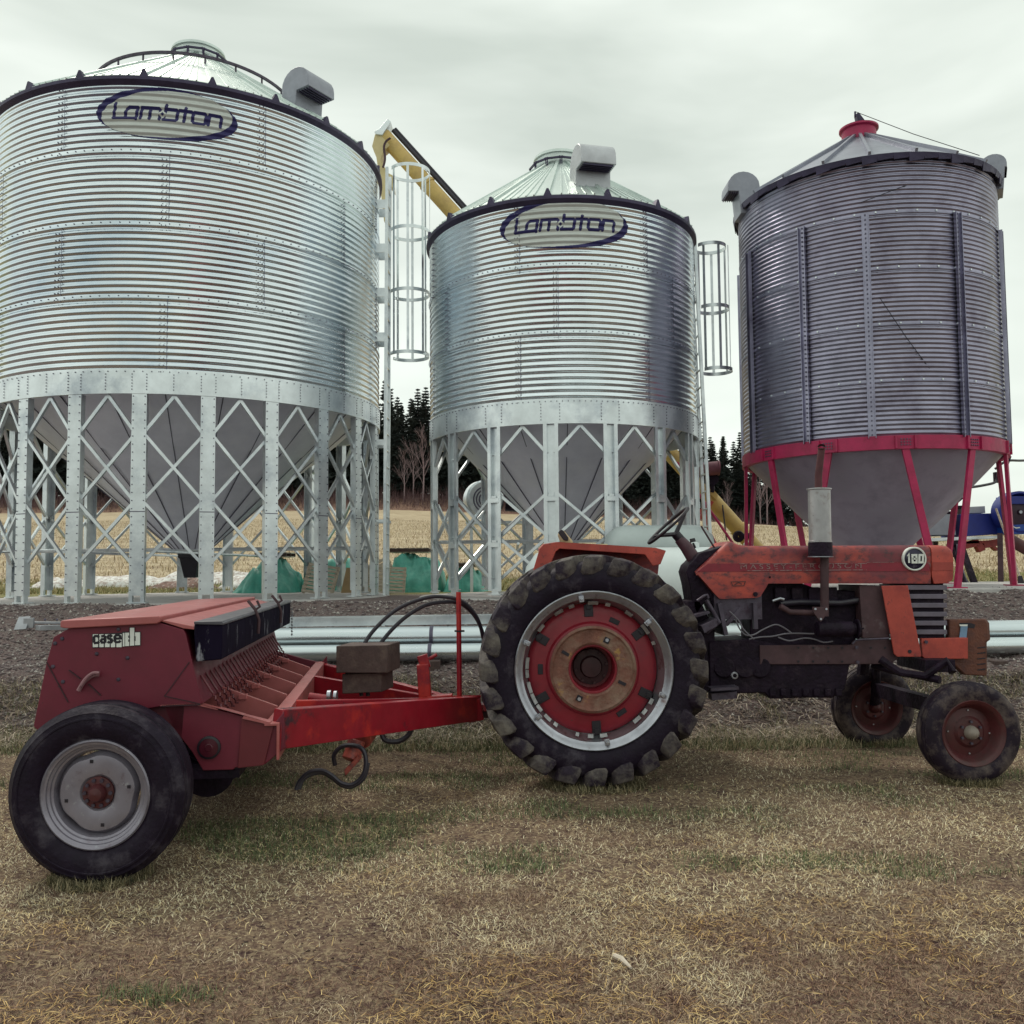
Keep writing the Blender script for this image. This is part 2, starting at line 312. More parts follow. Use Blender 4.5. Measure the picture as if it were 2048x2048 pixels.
# ------------------------------------------------------------------ grain bins
def theta(px, z, cx, cy, r):
    return min(((abs(PRJ((cx+r*math.cos(a), cy+r*math.sin(a), z))[0]-px), a) for a in [rad(t*.25) for t in range(-720, 0)]))[1]
def zfor(px, py, Y):  return U(px, py, Y).z
def corr(mb, cx, cy, r, z0, z1, pitch, amp, nseg, per=8, mi=0):
    n = int(round((z1-z0)/pitch)); prof = [(r+amp*math.cos(2*PI*i/per), z0+(z1-z0)*i/(n*per)) for i in range(n*per+1)]
    mb.lathe(prof, (cx, cy, 0), n=nseg, mi=mi)
def ringp(cx, cy, r, a, z): return Vector((cx+r*math.cos(a), cy+r*math.sin(a), z))
def boltline(mb, pts, s, mi=1):
    for p, out in pts:
        out = Vector(out).normalized(); t = Vector((0, 0, 1)).cross(out); z = Vector((0, 0, 1))
        mb.box(p+out*s*.4, (s, s, s*.8), (t, z, out), mi)
VENTL = mat('light vent steel', (.50, .51, .54), .4, .5, .12, 5.)
VENT_SHADED = mat('vent steel', (.30, .31, .36), .45, .4, .12, 5.)  # darker copy of the vent steel, shade of its facing put into colour
def hood_vent(cx, cy, rr, zr, a, w, rise, parent, m, slope, ext=.30):
    # a curved galvanised cowl standing on the roof, its louvred mouth turned outward and down
    o = ringp(cx, cy, rr, a, zr); out = Vector((math.cos(a), math.sin(a), 0)); t = Vector((-out.y, out.x, 0)); up = Vector((0, 0, 1))
    prof = []; R = rise*.62
    base = [(-.18, -.25), (-.18, rise*.5)]
    arc = [(-.18+R*(1-math.cos(PI*k/10)), rise*.5+R*math.sin(PI*k/10)*.9) for k in range(1, 11)]
    outline = base+arc+[(-.18+2*R, rise*.28), (ext*.55, rise*.28), (ext*.45, -.25)]
    mb = MB(); mb.prism([o-t*w/2+out*x+up*z for x, z in outline], t*w)
    h = mb.build('vent_hood', m, parent, bevel=.008, ang=30); fixn(h)
    lm = MB()
    for k in range(5): 
        lm.box(o+out*(ext*.55+ (2*R-.18-ext*.55)*(k+.5)/5)+up*(rise*.28-.012), (.012, w*.86, .03), (out, t, up))
    lm.build('louvre', DARKM, h)
    return h
# strokes of the oval sign, in units of the oval's half width
SIGN = [[(-.712, .125), (-.745, -.085), (-.605, -.085)],
        [(-.505, .068), (-.395, .068), (-.424, -.095)], [(-.424, -.085), (-.578, -.085), (-.568, -.01), (-.545, .045), (-.505, .068)],
        [(-.362, -.085), (-.335, .068), (-.105, .068), (-.078, .045), (-.098, -.085)], [(-.212, .068), (-.237, -.085)],
        [(.005, .13), (-.02, .0)], [(.0, .068), (.140, .068), (.160, .045), (.140, -.07), (.122, -.085), (-.045, -.085), (-.035, -.04)],
        [(.272, .115), (.240, -.085)], [(.19, .068), (.345, .068)],
        [(.395, .068), (.530, .068), (.553, .045), (.535, -.068), (.515, -.085), (.378, -.085), (.358, -.062), (.372, .05), (.395, .068)],
        [(.577, -.085), (.603, .068), (.745, .068), (.768, .045), (.748, -.085)]]
def oval_sign(cx, cy, r, amp, pitch, z0, pxl, pxr, pyt, pyb, parent):
    yc = cy-r; zc = zfor((pxl+pxr)/2, (pyt+pyb)/2, yc*.999)
    al = theta(pxl, zc, cx, cy, r); ar = theta(pxr, zc, cx, cy, r)
    am = (al+ar)/2; fr = ringp(cx, cy, r, am, 0); zt = zfor((pxl+pxr)/2, pyt, fr.y); zb = zfor((pxl+pxr)/2, pyb, fr.y)
    hw = (ar-al)/2*r; hh = (zt-zb)/2; zc = (zt+zb)/2; q = hh/hw
    nx, nz = 330, 132
    ax = np.linspace(-1, 1, nx+1); az = np.linspace(-1, 1, nz+1); X, Z = np.meshgrid(ax, az)
    A = am+X*hw/r; ZZ = zc+Z*hh
    RR = r+amp*np.cos(2*PI*(ZZ-z0)/pitch)+.007
    V = np.stack([cx+RR*np.cos(A), cy+RR*np.sin(A), ZZ], -1).reshape(-1, 3)
    cxx = (X[:-1, :-1]+X[1:, 1:])/2; czz = (Z[:-1, :-1]+Z[1:, 1:])/2
    ins = cxx**2+czz**2 < 1
    x = cxx; y = czz*q; c5, s5 = math.cos(rad(4.5)), math.sin(rad(4.5)); xr = x*c5+y*s5; yr = -x*s5+y*c5
    inner = (xr/.925)**2+(yr/(q*.90))**2 < 1
    letters = np.zeros_like(ins); hwid = .0235
    sx = x; sy = y*(.372/q)
    for st in SIGN:
        for (x0, y0), (x1, y1) in zip(st[:-1], st[1:]):
            dx, dy = x1-x0, y1-y0; t = np.clip(((sx-x0)*dx+(sy-y0)*dy)/(dx*dx+dy*dy), 0, 1)
            letters |= np.hypot(sx-x0-t*dx, sy-y0-t*dy) < hwid
    dia = np.abs(sx+.055)+np.abs(sy+.005); letters &= ~(dia < .062); letters |= dia < .026
    i = np.arange((nx+1)*(nz+1)).reshape(nz+1, nx+1)
    Fc = np.stack([i[:-1, :-1], i[:-1, 1:], i[1:, 1:], i[1:, :-1]], -1)
    off = np.array(OFF[parent.name]); sgn = None
    for nm, msk, m in (('sign', ins & inner & ~letters, DECALW), ('border', ins & ~inner, NAVY), ('lettering', ins & inner & letters, NAVY)):
        ff = Fc[msk]; used, inv = np.unique(ff, return_inverse=True); o = bulk(nm, V[used]-off, inv.reshape(ff.shape), m, True)
        o.parent = sgn or parent; OFF[o.name] = Vector(off); sgn = sgn or o
def cage_ladder(name_parent, x, cy, z0, z1, zc0, zc1, sgn=1, r=.36, wid=.42, bars=7, attach=0, splits=3, lean=0.):
    mb = MB(); T = lambda z: lean*(z1-z)
    for s in (-1, 1): mb.beam((x+T(z0), cy+s*wid/2, z0), (x, cy+s*wid/2, z1), .05, .07, up=(0, 1, 0))
    z = z0+.2
    while z < z1-.1: mb.tube([(x+T(z), cy-wid/2, z), (x+T(z), cy+wid/2, z)], .016, 6); z += .3
    for s in (-1, 1):
        for zz in np.arange(zc0+.3, z1, (z1-zc0)/4.2): mb.box((x-attach/2+T(zz), cy+s*wid/2, zz), (attach, .012, .16))
    for s in (-1, 1): mb.box((x-attach/2+T(zc0-1.6), cy+s*wid/2, zc0-1.6), (attach, .012, .10)); mb.box((x-attach/2+T(zc0-3.), cy+s*wid/2, zc0-3.), (attach+.1, .012, .05))
    lad = mb.build('ladder', GALV2, name_parent); cg = MB(); cxx = x+.05+r
    for i in range(splits+1):
        zz = zc0+(zc1-zc0)*i/splits
        cg.lathe([(r, -.03), (r+.008, -.03), (r+.008, .03), (r, .03), (r, -.03)], (cxx-.02+T(zz), cy, zz), n=40, a0=rad(-148), a1=rad(148), ref=(1, 0, 0))
    for k in range(bars):
        a = rad(-132+264*k/(bars-1)); p = Vector((cxx-.02+(r+.012)*math.cos(a), cy+(r+.012)*math.sin(a), 0)); t = Vector((math.cos(a), math.sin(a), 0))
        cg.box(p+Vector((T((zc0+zc1)/2), 0, (zc0+zc1)/2)), (.006, .045, zc1-zc0), (t, Vector((-t.y, t.x, 0)), Vector((0, 0, 1))))
    cg.build('safety_cage', GALV2, lad)

def steel_bin(label, cx, cy, r, zb, ze, rings, nleg, ph, base, peakz, seams, vents, sign, vent_ring, cone, diag, flat, belt, belt_top):
    root = thing('grain_bin', label, 'grain bin', (cx, cy, base), 'steel grain bins')
    zw = belt_top; RH = (ze-zw)/rings; pitch = RH/11; amp = .0105
    w_ = MB(); corr(w_, cx, cy, r, zw, ze, pitch, amp, 144)
    for i in range(rings):                                     # lap seams with bolt rows
        zt = ze-i*RH
        for k in range(60 if i else 0):
            pass
        if i: w_.lathe([(r+amp+.004, zt-.012), (r+amp+.010, zt+.02), (r+amp+.004, zt+.05)], (cx, cy, 0), n=144)
        pts = []
        if i:
            for k in range(150):
                a = 2*PI*k/150
                if -PI*1.05 < a-2*PI < .05 or a > PI*.95: pts.append((ringp(cx, cy, r+amp+.008, a, zt+.02), (math.cos(a), math.sin(a), 0)))
        for a0 in [seams[i % 2]+2*PI*k/7 for k in range(7)]:
            if math.sin(a0) > .2: continue
            w_.box(ringp(cx, cy, r+amp*.8, a0+.012, zt-.56), (.004, .006, 1.11), (Vector((math.cos(a0), math.sin(a0), 0)), Vector((-math.sin(a0), math.cos(a0), 0)), Vector((0, 0, 1))), 1)
            for j in range(11):
                for s in (-.018, .0): pts.append((ringp(cx, cy, r+amp, a0+s, zt-pitch*(j+.5)-pitch*.5), (math.cos(a0), math.sin(a0), 0)))
        boltline(w_, pts, .014)
    w_.build('wall', [GALV, BOLT], root)
    bz1 = zw-.0; bz0 = zb; bb = MB(); bb.lathe([(r-.02, bz1+.04), (r+.016, bz1+.04), (r+.022, bz1), (r+.022, bz0), (r-.01, bz0), (r-.01, bz0+.05)], (cx, cy, 0), n=144)
    pts = []
    for k in range(nleg):
        a = ph+2*PI*k/nleg
        for da in (-.036, .036, .167) if flat else (-.05, .05):
            for zz in np.linspace(bz0+.06, bz1-.04, 6): pts.append((ringp(cx, cy, r+.022, a+da*3./r*.93, zz), (math.cos(a), math.sin(a), 0)))
    for k in range(170): a = 2*PI*k/170; pts.append((ringp(cx, cy, r+.022, a, bz1+.0), (math.cos(a), math.sin(a), 0)))
    boltline(bb, [p for p in pts if p[1][1] < .1], .013); bb.build('belly_ring', [GALV2, BOLT], root)
    # hopper cone
    co = MB(); zc, rc, zo, ro = cone
    co.lathe([(r-.04, zc), (r*.62+ro*.38+.0, zo+(zc-zo)*.62), (r*.60+ro*.38+.0, zo+(zc-zo)*.61), (ro, zo)], (cx, cy, 0), n=96)
    for k in range(nleg):
        a = ph+2*PI*(k+.3)/nleg; o_ = Vector((math.cos(a), math.sin(a), 0))
        if o_.y < .3: co.beam(ringp(cx, cy, r-.1, a, zc-.06-.015), ringp(cx, cy, ro+.02, a, zo-.015+.03), .012, .012, up=o_, mi=1)
    co.build('hopper', [HOPM, BOLT], root)
    ch = MB(); ch.lathe([(ro+.03, zo+.04), (ro+.03, zo-.06), (ro+.0, zo-.08), (ro*.62, zo-.42), (ro*.3, zo-.42)], (cx, cy, 0), n=4, mi=0); ch.build('outlet', BLK, root)
    # roof
    rf = MB(); ns = nleg if nleg > 18 else 16; rp_ = .42 if r > 3 else .40; re = r+.045; slope = (peakz-.28-ze)/(re-rp_)
    pr = []
    for k in range(ns*2):
        a = ph+PI*k/ns; rib = k % 2 == 0; pr.append((a, rib))
    def rz(rr): return ze+.05+(re-rr)*slope
    rf.lathe([(re, ze+.02), (re, rz(re)), (rp_, rz(rp_))], (cx, cy, 0), n=ns*4)
    for a, rib in pr:
        o_ = Vector((math.cos(a), math.sin(a), 0)); tn = Vector((-o_.y, o_.x, 0)); p, q = ringp(cx, cy, re-.0, a, rz(re)), ringp(cx, cy, rp_, a, rz(rp_))
        if rib: rf.beam(p, q, .05, .07, up=(0, 0, 1))
        else:
            for s in (-.5, -.25, 0, .25, .5): rf.beam(p+tn*s*.5+Vector((0, 0, .0)), q+tn*s*.05, .02, .02, up=(0, 0, 1))
    rfo = rf.build('roof', ROOFM, root)
    ea = MB(); ea.lathe([(r+.005, ze-.085), (re+.02, ze-.02), (re+.02, ze+.03), (re-.02, ze+.05)], (cx, cy, 0), n=ns*4)
    ea.build('eave_flashing', DARKM, root)
    for a, rib in pr:
        if not rib: continue
        o_ = Vector((math.cos(a), math.sin(a), 0)); tn = Vector((-o_.y, o_.x, 0)); c_ = ringp(cx, cy, re+.02, a, rz(re)-.02)
        mb = MB(); mb.prism([c_-tn*.075-Vector((0, 0, .03)), c_+tn*.075-Vector((0, 0, .03)), c_+tn*.015+Vector((0, 0, .11)), c_-tn*.015+Vector((0, 0, .11))], -o_*.10); mb.build('rib_clip', DARKM, root)
    cp = MB(); cp.lathe([(rp_-.0, rz(rp_)-.02), (rp_+.03, rz(rp_)+.02), (rp_+.03, peakz-.06), (rp_+.06, peakz-.05), (rp_+.05, peakz), (rp_*.6, peakz+.07), (0.02, peakz+.09)], (cx, cy, 0), n=40)
    cp.build('peak_cap', ROOFM, root)
    for k in range(6):
        a = rad(-160+k*28); o_ = Vector((math.cos(a), math.sin(a), 0)); tn = Vector((-o_.y, o_.x, 0)); c_ = ringp(cx, cy, rp_+.10, a, rz(rp_+.10)+.12)
        mb = MB(); mb.beam(c_-tn*.16, c_+tn*.16, .03, .03); mb.beam(c_-tn*.14, c_-tn*.14-Vector((0, 0, .14)), .02, .02); mb.beam(c_+tn*.14, c_+tn*.14-Vector((0, 0, .14)), .02, .02)
        mb.build('lid_bracket', DARKM, root)
    if vent_ring:
        vr = MB(); rr = vent_ring; vr.lathe([(rr-.02, -.02), (rr+.02, -.02), (rr+.02, .02), (rr-.02, .02), (rr-.02, -.02)], (cx, cy, rz(rr)+.16), n=80)
        for a, rib in pr:
            if rib: vr.beam(ringp(cx, cy, rr, a, rz(rr)), ringp(cx, cy, rr, a, rz(rr)+.16), .025, .025)
        vr.build('roof_hoop', TRG, root)
    for (px, py, pyb, wd, rise, rr) in vents:
        a = min((abs(PRJ(ringp(cx, cy, rr, rad(t), rz(rr)))[0]-px), rad(t)) for t in range(-150, 20))[1]
        hood_vent(cx, cy, rr, rz(rr), a, wd, rise, root, VENT_SHADED if r > 3 else VENTL, slope)
    # legs and bracing
    for k in range(nleg):
        a = ph+2*PI*k/nleg; o_ = Vector((math.cos(a), math.sin(a), 0)); tn = Vector((-o_.y, o_.x, 0)); up = Vector((0, 0, 1)); m = MB()
        c_ = ringp(cx, cy, r-.0, a, (base+bz0)/2+.06); h = bz0-base-.12; Wl = .205
        if flat:
            m.box(c_+o_*.005+up*.0, (.008, Wl, h), (o_, tn, up)); m.box(c_-o_*.045+tn*(Wl/2-.004), (.09, .008, h), (o_, tn, up)); m.box(c_-o_*.045-tn*(Wl/2-.004), (.09, .008, h), (o_, tn, up))
            m.box(c_+o_*.011+up*(-.25), (.005, Wl*.99, .012), (o_, tn, up), 1)
            if o_.y < .05:
                boltline(m, [(c_+o_*.009+tn*s*(Wl/2-.022)+up*zz, o_) for s in (-1, 1) for zz in np.arange(-h/2+.08, h/2, .115)], .014)
            m.box(c_-o_*.03+tn*.08-up*(h/2+.06), (.07, .05, .12), (o_, tn, up)); m.box(c_-o_*.03-tn*.08-up*(h/2+.06), (.07, .05, .12), (o_, tn, up)); m.box(c_-o_*.06-up*(h/2+.10), (.16, .26, .02), (o_, tn, up))
        else:
            m.box(c_-o_*.05, (.01, .12, h), (o_, tn, up))
            for s in (-1, 1):
                m.box(c_-o_*.02+tn*s*.06, (.07, .008, h), (o_, tn, up)); m.box(c_+o_*.015+tn*s*.085, (.008, .055, h), (o_, tn, up))
            for zz in (.05*h, -.22*h): m.box(c_+o_*.022+up*zz, (.012, .17, .07), (o_, tn, up)); m.box(c_+o_*.022+up*(zz+.05), (.012, .08, .04), (o_, tn, up))
            m.box(c_-o_*.02-up*(h/2+.05), (.12, .22, .02), (o_, tn, up)); m.box(c_-o_*.02-up*(h/2+.02), (.06, .12, .1), (o_, tn, up))
        m.build('leg', [GALV2, BOLT], root)
    for k in range(nleg):
        a = ph+2*PI*k/nleg; b = a+2*PI/nleg; m = MB(); rr = r-.035; g_ = .55*Wl/r
        mid_ = (a+b)/2; rm = rr*math.cos(PI/nleg); A = lambda z: ringp(cx, cy, rr, a+g_*.5, z); Bq = lambda z: ringp(cx, cy, rr, b-g_*.5, z)
        ap = ringp(cx, cy, rm, mid_, bz0-.01); nd = diag
        for e_, P_ in ((-1, A), (1, Bq)): m.beam(P_(nd[0]), ap, .045, .045, up=(math.cos(mid_), math.sin(mid_), 0))
        m.build('brace', GALV2, root)
        for z1, z2 in zip(nd[1:-1] if len(nd) > 3 else nd[:-1], nd[2:] if len(nd) > 3 else nd[1:]):
            oo = Vector((math.cos(mid_), math.sin(mid_), 0))*.022
            m = MB(); m.beam(A(z1)+oo*.9, Bq(z2)+oo*.9, .042, .042, up=oo); m.beam(Bq(z1)-oo*.9, A(z2)-oo*.9, .042, .042, up=oo); m.build('cross_brace', GALV2, root)
    if belt:
        m = MB(); m.tube([(cx-r+.1, cy-.6, belt), (cx+r-.1, cy-.6, belt)], .022, 6); m.tube([(cx-r+.1, cy+.5, belt+.05), (cx+r-.1, cy+.5, belt+.05)], .022, 6)
        m.tube([(cx+.5, cy-r+.3, belt-.06), (cx+.5, cy+r-.3, belt-.06)], .022, 6); m.tube([(cx-.8, cy-r+.3, belt-.06), (cx-.8, cy+r-.3, belt-.06)], .022, 6); m.build('tie_rod', GALV2, root)
    if sign: oval_sign(cx, cy, r, amp, pitch, zw, *sign, root)
    return root
c1 = (-5.69, 16., 3.28)
zl = lambda px, py, Y: U(px, py, Y).z
b1z0 = zl(355, 787, 12.75); b1ze = zl(355, 158, 12.72)
dg1 = [zl(355, y, 12.8) for y in (866, 1001, 1128)]
B1 = steel_bin('large galvanised hopper bin with oval blue sign and wide flat legs, behind the seed drill', *c1, b1z0, b1ze, 4, 22, rad(-67),
    1.06, zl(390, 108, 16.), (theta(523, 6, *c1), theta(330, 6, *c1)), [(607, 190, 0, .58, .50, 2.75)], (193, 476, 177, 280), 1.75,
    (b1z0+.42, 3.2, zl(390, 1108, 16.), .23), dg1, True, 1.87, zl(355, 742, 12.72))
cage_ladder(B1, c1[0]+c1[2]+.20, 16.1, 1.05, zl(785, 345, 16.1), zl(800, 712, 16.1), zl(800, 345, 16.1), attach=.20, lean=-.006)
c2 = (.89, 15.5, 2.28)
b2z0 = zl(1122, 846, 13.17); b2ze = zl(1122, 392, 13.14)
dg2 = [zl(1122, y, 13.2) for y in (905, 983, 1072, 1158)]
B2 = steel_bin('medium galvanised hopper bin with oval blue sign, in the middle behind the tractor wheel', *c2, b2z0, b2ze, 3, 16, rad(-97.75),
    1.06, zl(1120, 320, 15.5), (theta(1292, 6, *c2), theta(1112, 6, *c2)), [(1180, 340, 0, .56, .50, 1.72)], (1000, 1255, 398, 497), None,
    (b2z0+.40, 2.3, 1.95, .2), dg2, False, 1.95, zl(1122, 802, 13.2))
cage_ladder(B2, c2[0]+c2[2]+.02, 15.4, 1.1, zl(1390, 490, 15.4), zl(1400, 742, 15.4), zl(1400, 496, 15.4), r=.27, wid=.40, attach=.04, lean=.030, splits=2, bars=6)

for c_ in (c1, c2):
    pad = MB(); pad.lathe([(0.001, 1.062), (c_[2]+.16, 1.062), (c_[2]+.20, 1.05), (c_[2]+.20, .85)], (c_[0], c_[1], 0), n=64); fixn(pad.build('concrete_pad', CONC))['kind'] = 'structure'
# the older bin with the red ring and legs
cx, cy, r = 5.80, 14.5, 1.965; zt = zl(1745, 312, cy-r); zw = zl(1745, 875, cy-r); zr0 = zl(1745, 898, cy-r)
B3 = thing('grain_bin', 'older dull grey grain bin on splayed red legs with a red ring, at the right', 'grain bin', (cx, cy, 1.18), 'steel grain bins')
m = MB(); corr(m, cx, cy, r, zw, zt, .0676, .0078, 120)
for i in range(1, 5):
    z = zw+(zt-zw)*i/5; m.lathe([(r+.008, z-.02), (r+.013, z), (r+.008, z+.02)], (cx, cy, 0), n=120)
    boltline(m, [(ringp(cx, cy, r+.01, 2*PI*k/44, z+.01), (math.cos(2*PI*k/44), math.sin(2*PI*k/44), 0)) for k in range(22, 44)], .022)
m.build('wall', [OLDG, GALV2], B3)
for a in [rad(t) for t in (-170, -136.5, -110.5, -72.3, -36, 2, 40, 80, 120, 155)]:
    o_ = Vector((math.cos(a), math.sin(a), 0)); tn = Vector((-o_.y, o_.x, 0)); up = Vector((0, 0, 1)); h = (zt-zw)*.80; c_ = ringp(cx, cy, r+.02, a, zw+h/2+.0); m = MB()
    m.box(c_, (.012, .10, h), (o_, tn, up)); m.box(c_+o_*.025+tn*.048, (.05, .008, h), (o_, tn, up)); m.box(c_+o_*.025-tn*.048, (.05, .008, h), (o_, tn, up))
    if o_.y < .2: boltline(m, [(c_+o_*.006+up*zz, o_) for zz in np.arange(-h/2+.05, h/2, .0676)], .02)
    m.build('stiffener', [OLDG, BOLT], B3)
m = MB(); m.lathe([(r-.02, zw+.03), (r+.035, zw+.03), (r+.035, zr0), (r-.06, zr0), (r-.06, zr0+.02)], (cx, cy, 0), n=96)
for t in (-158, -128, -98, -68, -38, -8):
    a = rad(t); o_ = Vector((math.cos(a), math.sin(a), 0)); tn = Vector((-o_.y, o_.x, 0)); up = Vector((0, 0, 1)); zc = (zw+zr0)/2+.015
    for s in (-.13, .13): m.box(ringp(cx, cy, r+.045, a, zc)+tn*s, (.03, .03, zw-zr0+.02), (o_, tn, up))
    boltline(m, [(ringp(cx, cy, r+.035, a, zc)+tn*s+up*q, o_) for s in (-.06, -.02, .02, .06) for q in (-.04, .0, .04)], .016)
m.build('belly_ring', [REDB, BOLT], B3)
m = MB(); m.lathe([(r-.05, zr0+.05), (r*.55, zr0-.05-(zr0-1.45)*.47), (r*.545, zr0-.05-(zr0-1.45)*.475), (.22, 1.45), (.22, 1.3)], (cx, cy, 0), n=72); m.build('hopper', OLDH, B3)
for k in range(12):
    a = rad(-158+30*k); o_ = Vector((math.cos(a), math.sin(a), 0)); sg = 1 if k % 2 == 0 else -1
    a2 = a+sg*rad(11); p = ringp(cx, cy, r-.01, a, zr0+.02); q = ringp(cx, cy, r+.02, a2, 1.19); m = MB()
    m.beam(p, q, .10, .05, up=o_); m.box((q.x, q.y, 1.195), (.2, .2, .02)); m.box(p+Vector((0, 0, -.05)), (.02, .02, .02), mi=1); m.build('leg', [REDB, GALV2], B3, bevel=.004)
pk = zl(1712, 262, cy); ns = 20; re = r+.07; zq = zl(1712, 286, cy); sl = (zq-zt)/(re-.24)
m = MB(); m.lathe([(re, zt-.03), (re, zt+.03), (.24, zq)], (cx, cy, 0), n=ns*2)
for k in range(ns):
    a = 2*PI*k/ns; m.beam(ringp(cx, cy, re, a, zt+.05), ringp(cx, cy, .26, a, zq+.02), .04, .06)
m.build('roof', mat('dull roof steel', (.30, .31, .37), .45, .6, .12, 3.), B3)
m = MB()
for k in range(60):
    a = 2*PI*k/60; o_ = Vector((math.cos(a), math.sin(a), 0)); tn = Vector((-o_.y, o_.x, 0)); zb_ = .07+.04*(k % 3 == 0)
    m.prism([ringp(cx, cy, re+.02, a-.055, zt+.02), ringp(cx, cy, re+.02, a+.055, zt+.02), ringp(cx, cy, re-.0, a+.05, zt-zb_*.7), ringp(cx, cy, re-.0, a-.05, zt-zb_)], -o_*.012)
m.build('eave_flashing', DARKM, B3)
m = MB(); m.lathe([(.27, zq-.03), (.27, pk-.02), (.31, pk), (.31, pk+.03), (.28, pk+.04), (0.01, pk+.05)], (cx, cy, 0), n=32); cap = m.build('fill_cap', REDB, B3)
m = MB(); q = Vector((cx-.05, cy-.1, pk+.04)); m.beam(q, q+Vector((-.03, 0, .18)), .10, .02, up=(1, 0, 0)); m.beam(q+Vector((.12, 0, 0)), q+Vector((-.02, 0, .2)), .02, .09); m.tube([q+Vector((-.04, 0, .15)), q+Vector((-.04, 0, .24))], .015, 6)
m.build('lid_lever', DARKM, cap)
m = MB(); top = q+Vector((-.04, 0, .24)); e1 = ringp(cx, cy, re+.02, rad(-60), zt+.08)
m.tube([top, (top+e1)/2-Vector((0, 0, .03)), e1], .006, 5); m.build('pull_cord', BLK, B3); m = MB()
pts = [U(1905, 322, 12.62), U(1840, 360, 12.56), U(1722, 405, 12.50)]; m.tube(pts, .006, 5); m.build('pull_cord', BLK, B3); m = MB()
pts = [U(1760, 596, 12.52), U(1812, 674, 12.5), U(1870, 752, 12.56), U(1872, 790, 12.56), U(1850, 840, 12.55)]; m.tube(pts, .006, 5); m.build('pull_cord', BLK, B3)
def vent3(px, py, s, sg):
    a = min((abs(PRJ(ringp(cx, cy, re-.3, rad(t), zt+.1))[0]-px), rad(t)) for t in range(-179, 0))[1]
    return hood_vent(cx, cy, re-.12, zt+.12, a, .42, s, B3, VENT_SHADED, .4)
vent3(1492, 360, .42, 1); vent3(1968, 330, .30, 1)
# ------------------------------------------------------------------ tractor
TX = (U(1188, 1341, 6.25).x, 7.10, 0.)
TR = thing('tractor', 'old faded orange-red farm tractor with big rear wheels and upright exhaust, side on', 'tractor', TX)
V3 = Vector; XA = V3((1, 0, 0)); YA = V3((0, 1, 0)); ZA = V3((0, 0, 1))
def PL(pts, Y): return [U(x, y, Y) for x, y in pts]
def plate(name, pts, Y, dep, m, parent, bevel=.004, n=None):
    b = MB(); b.prism(PL(pts, Y), (0, dep, 0)); o = b.build(name, m, parent, bevel=bevel); return fixn(o)
def cz(o, s=2.414, ox=1348, oy=800): return [(ox+x/s, oy+y/s) for x, y in o]
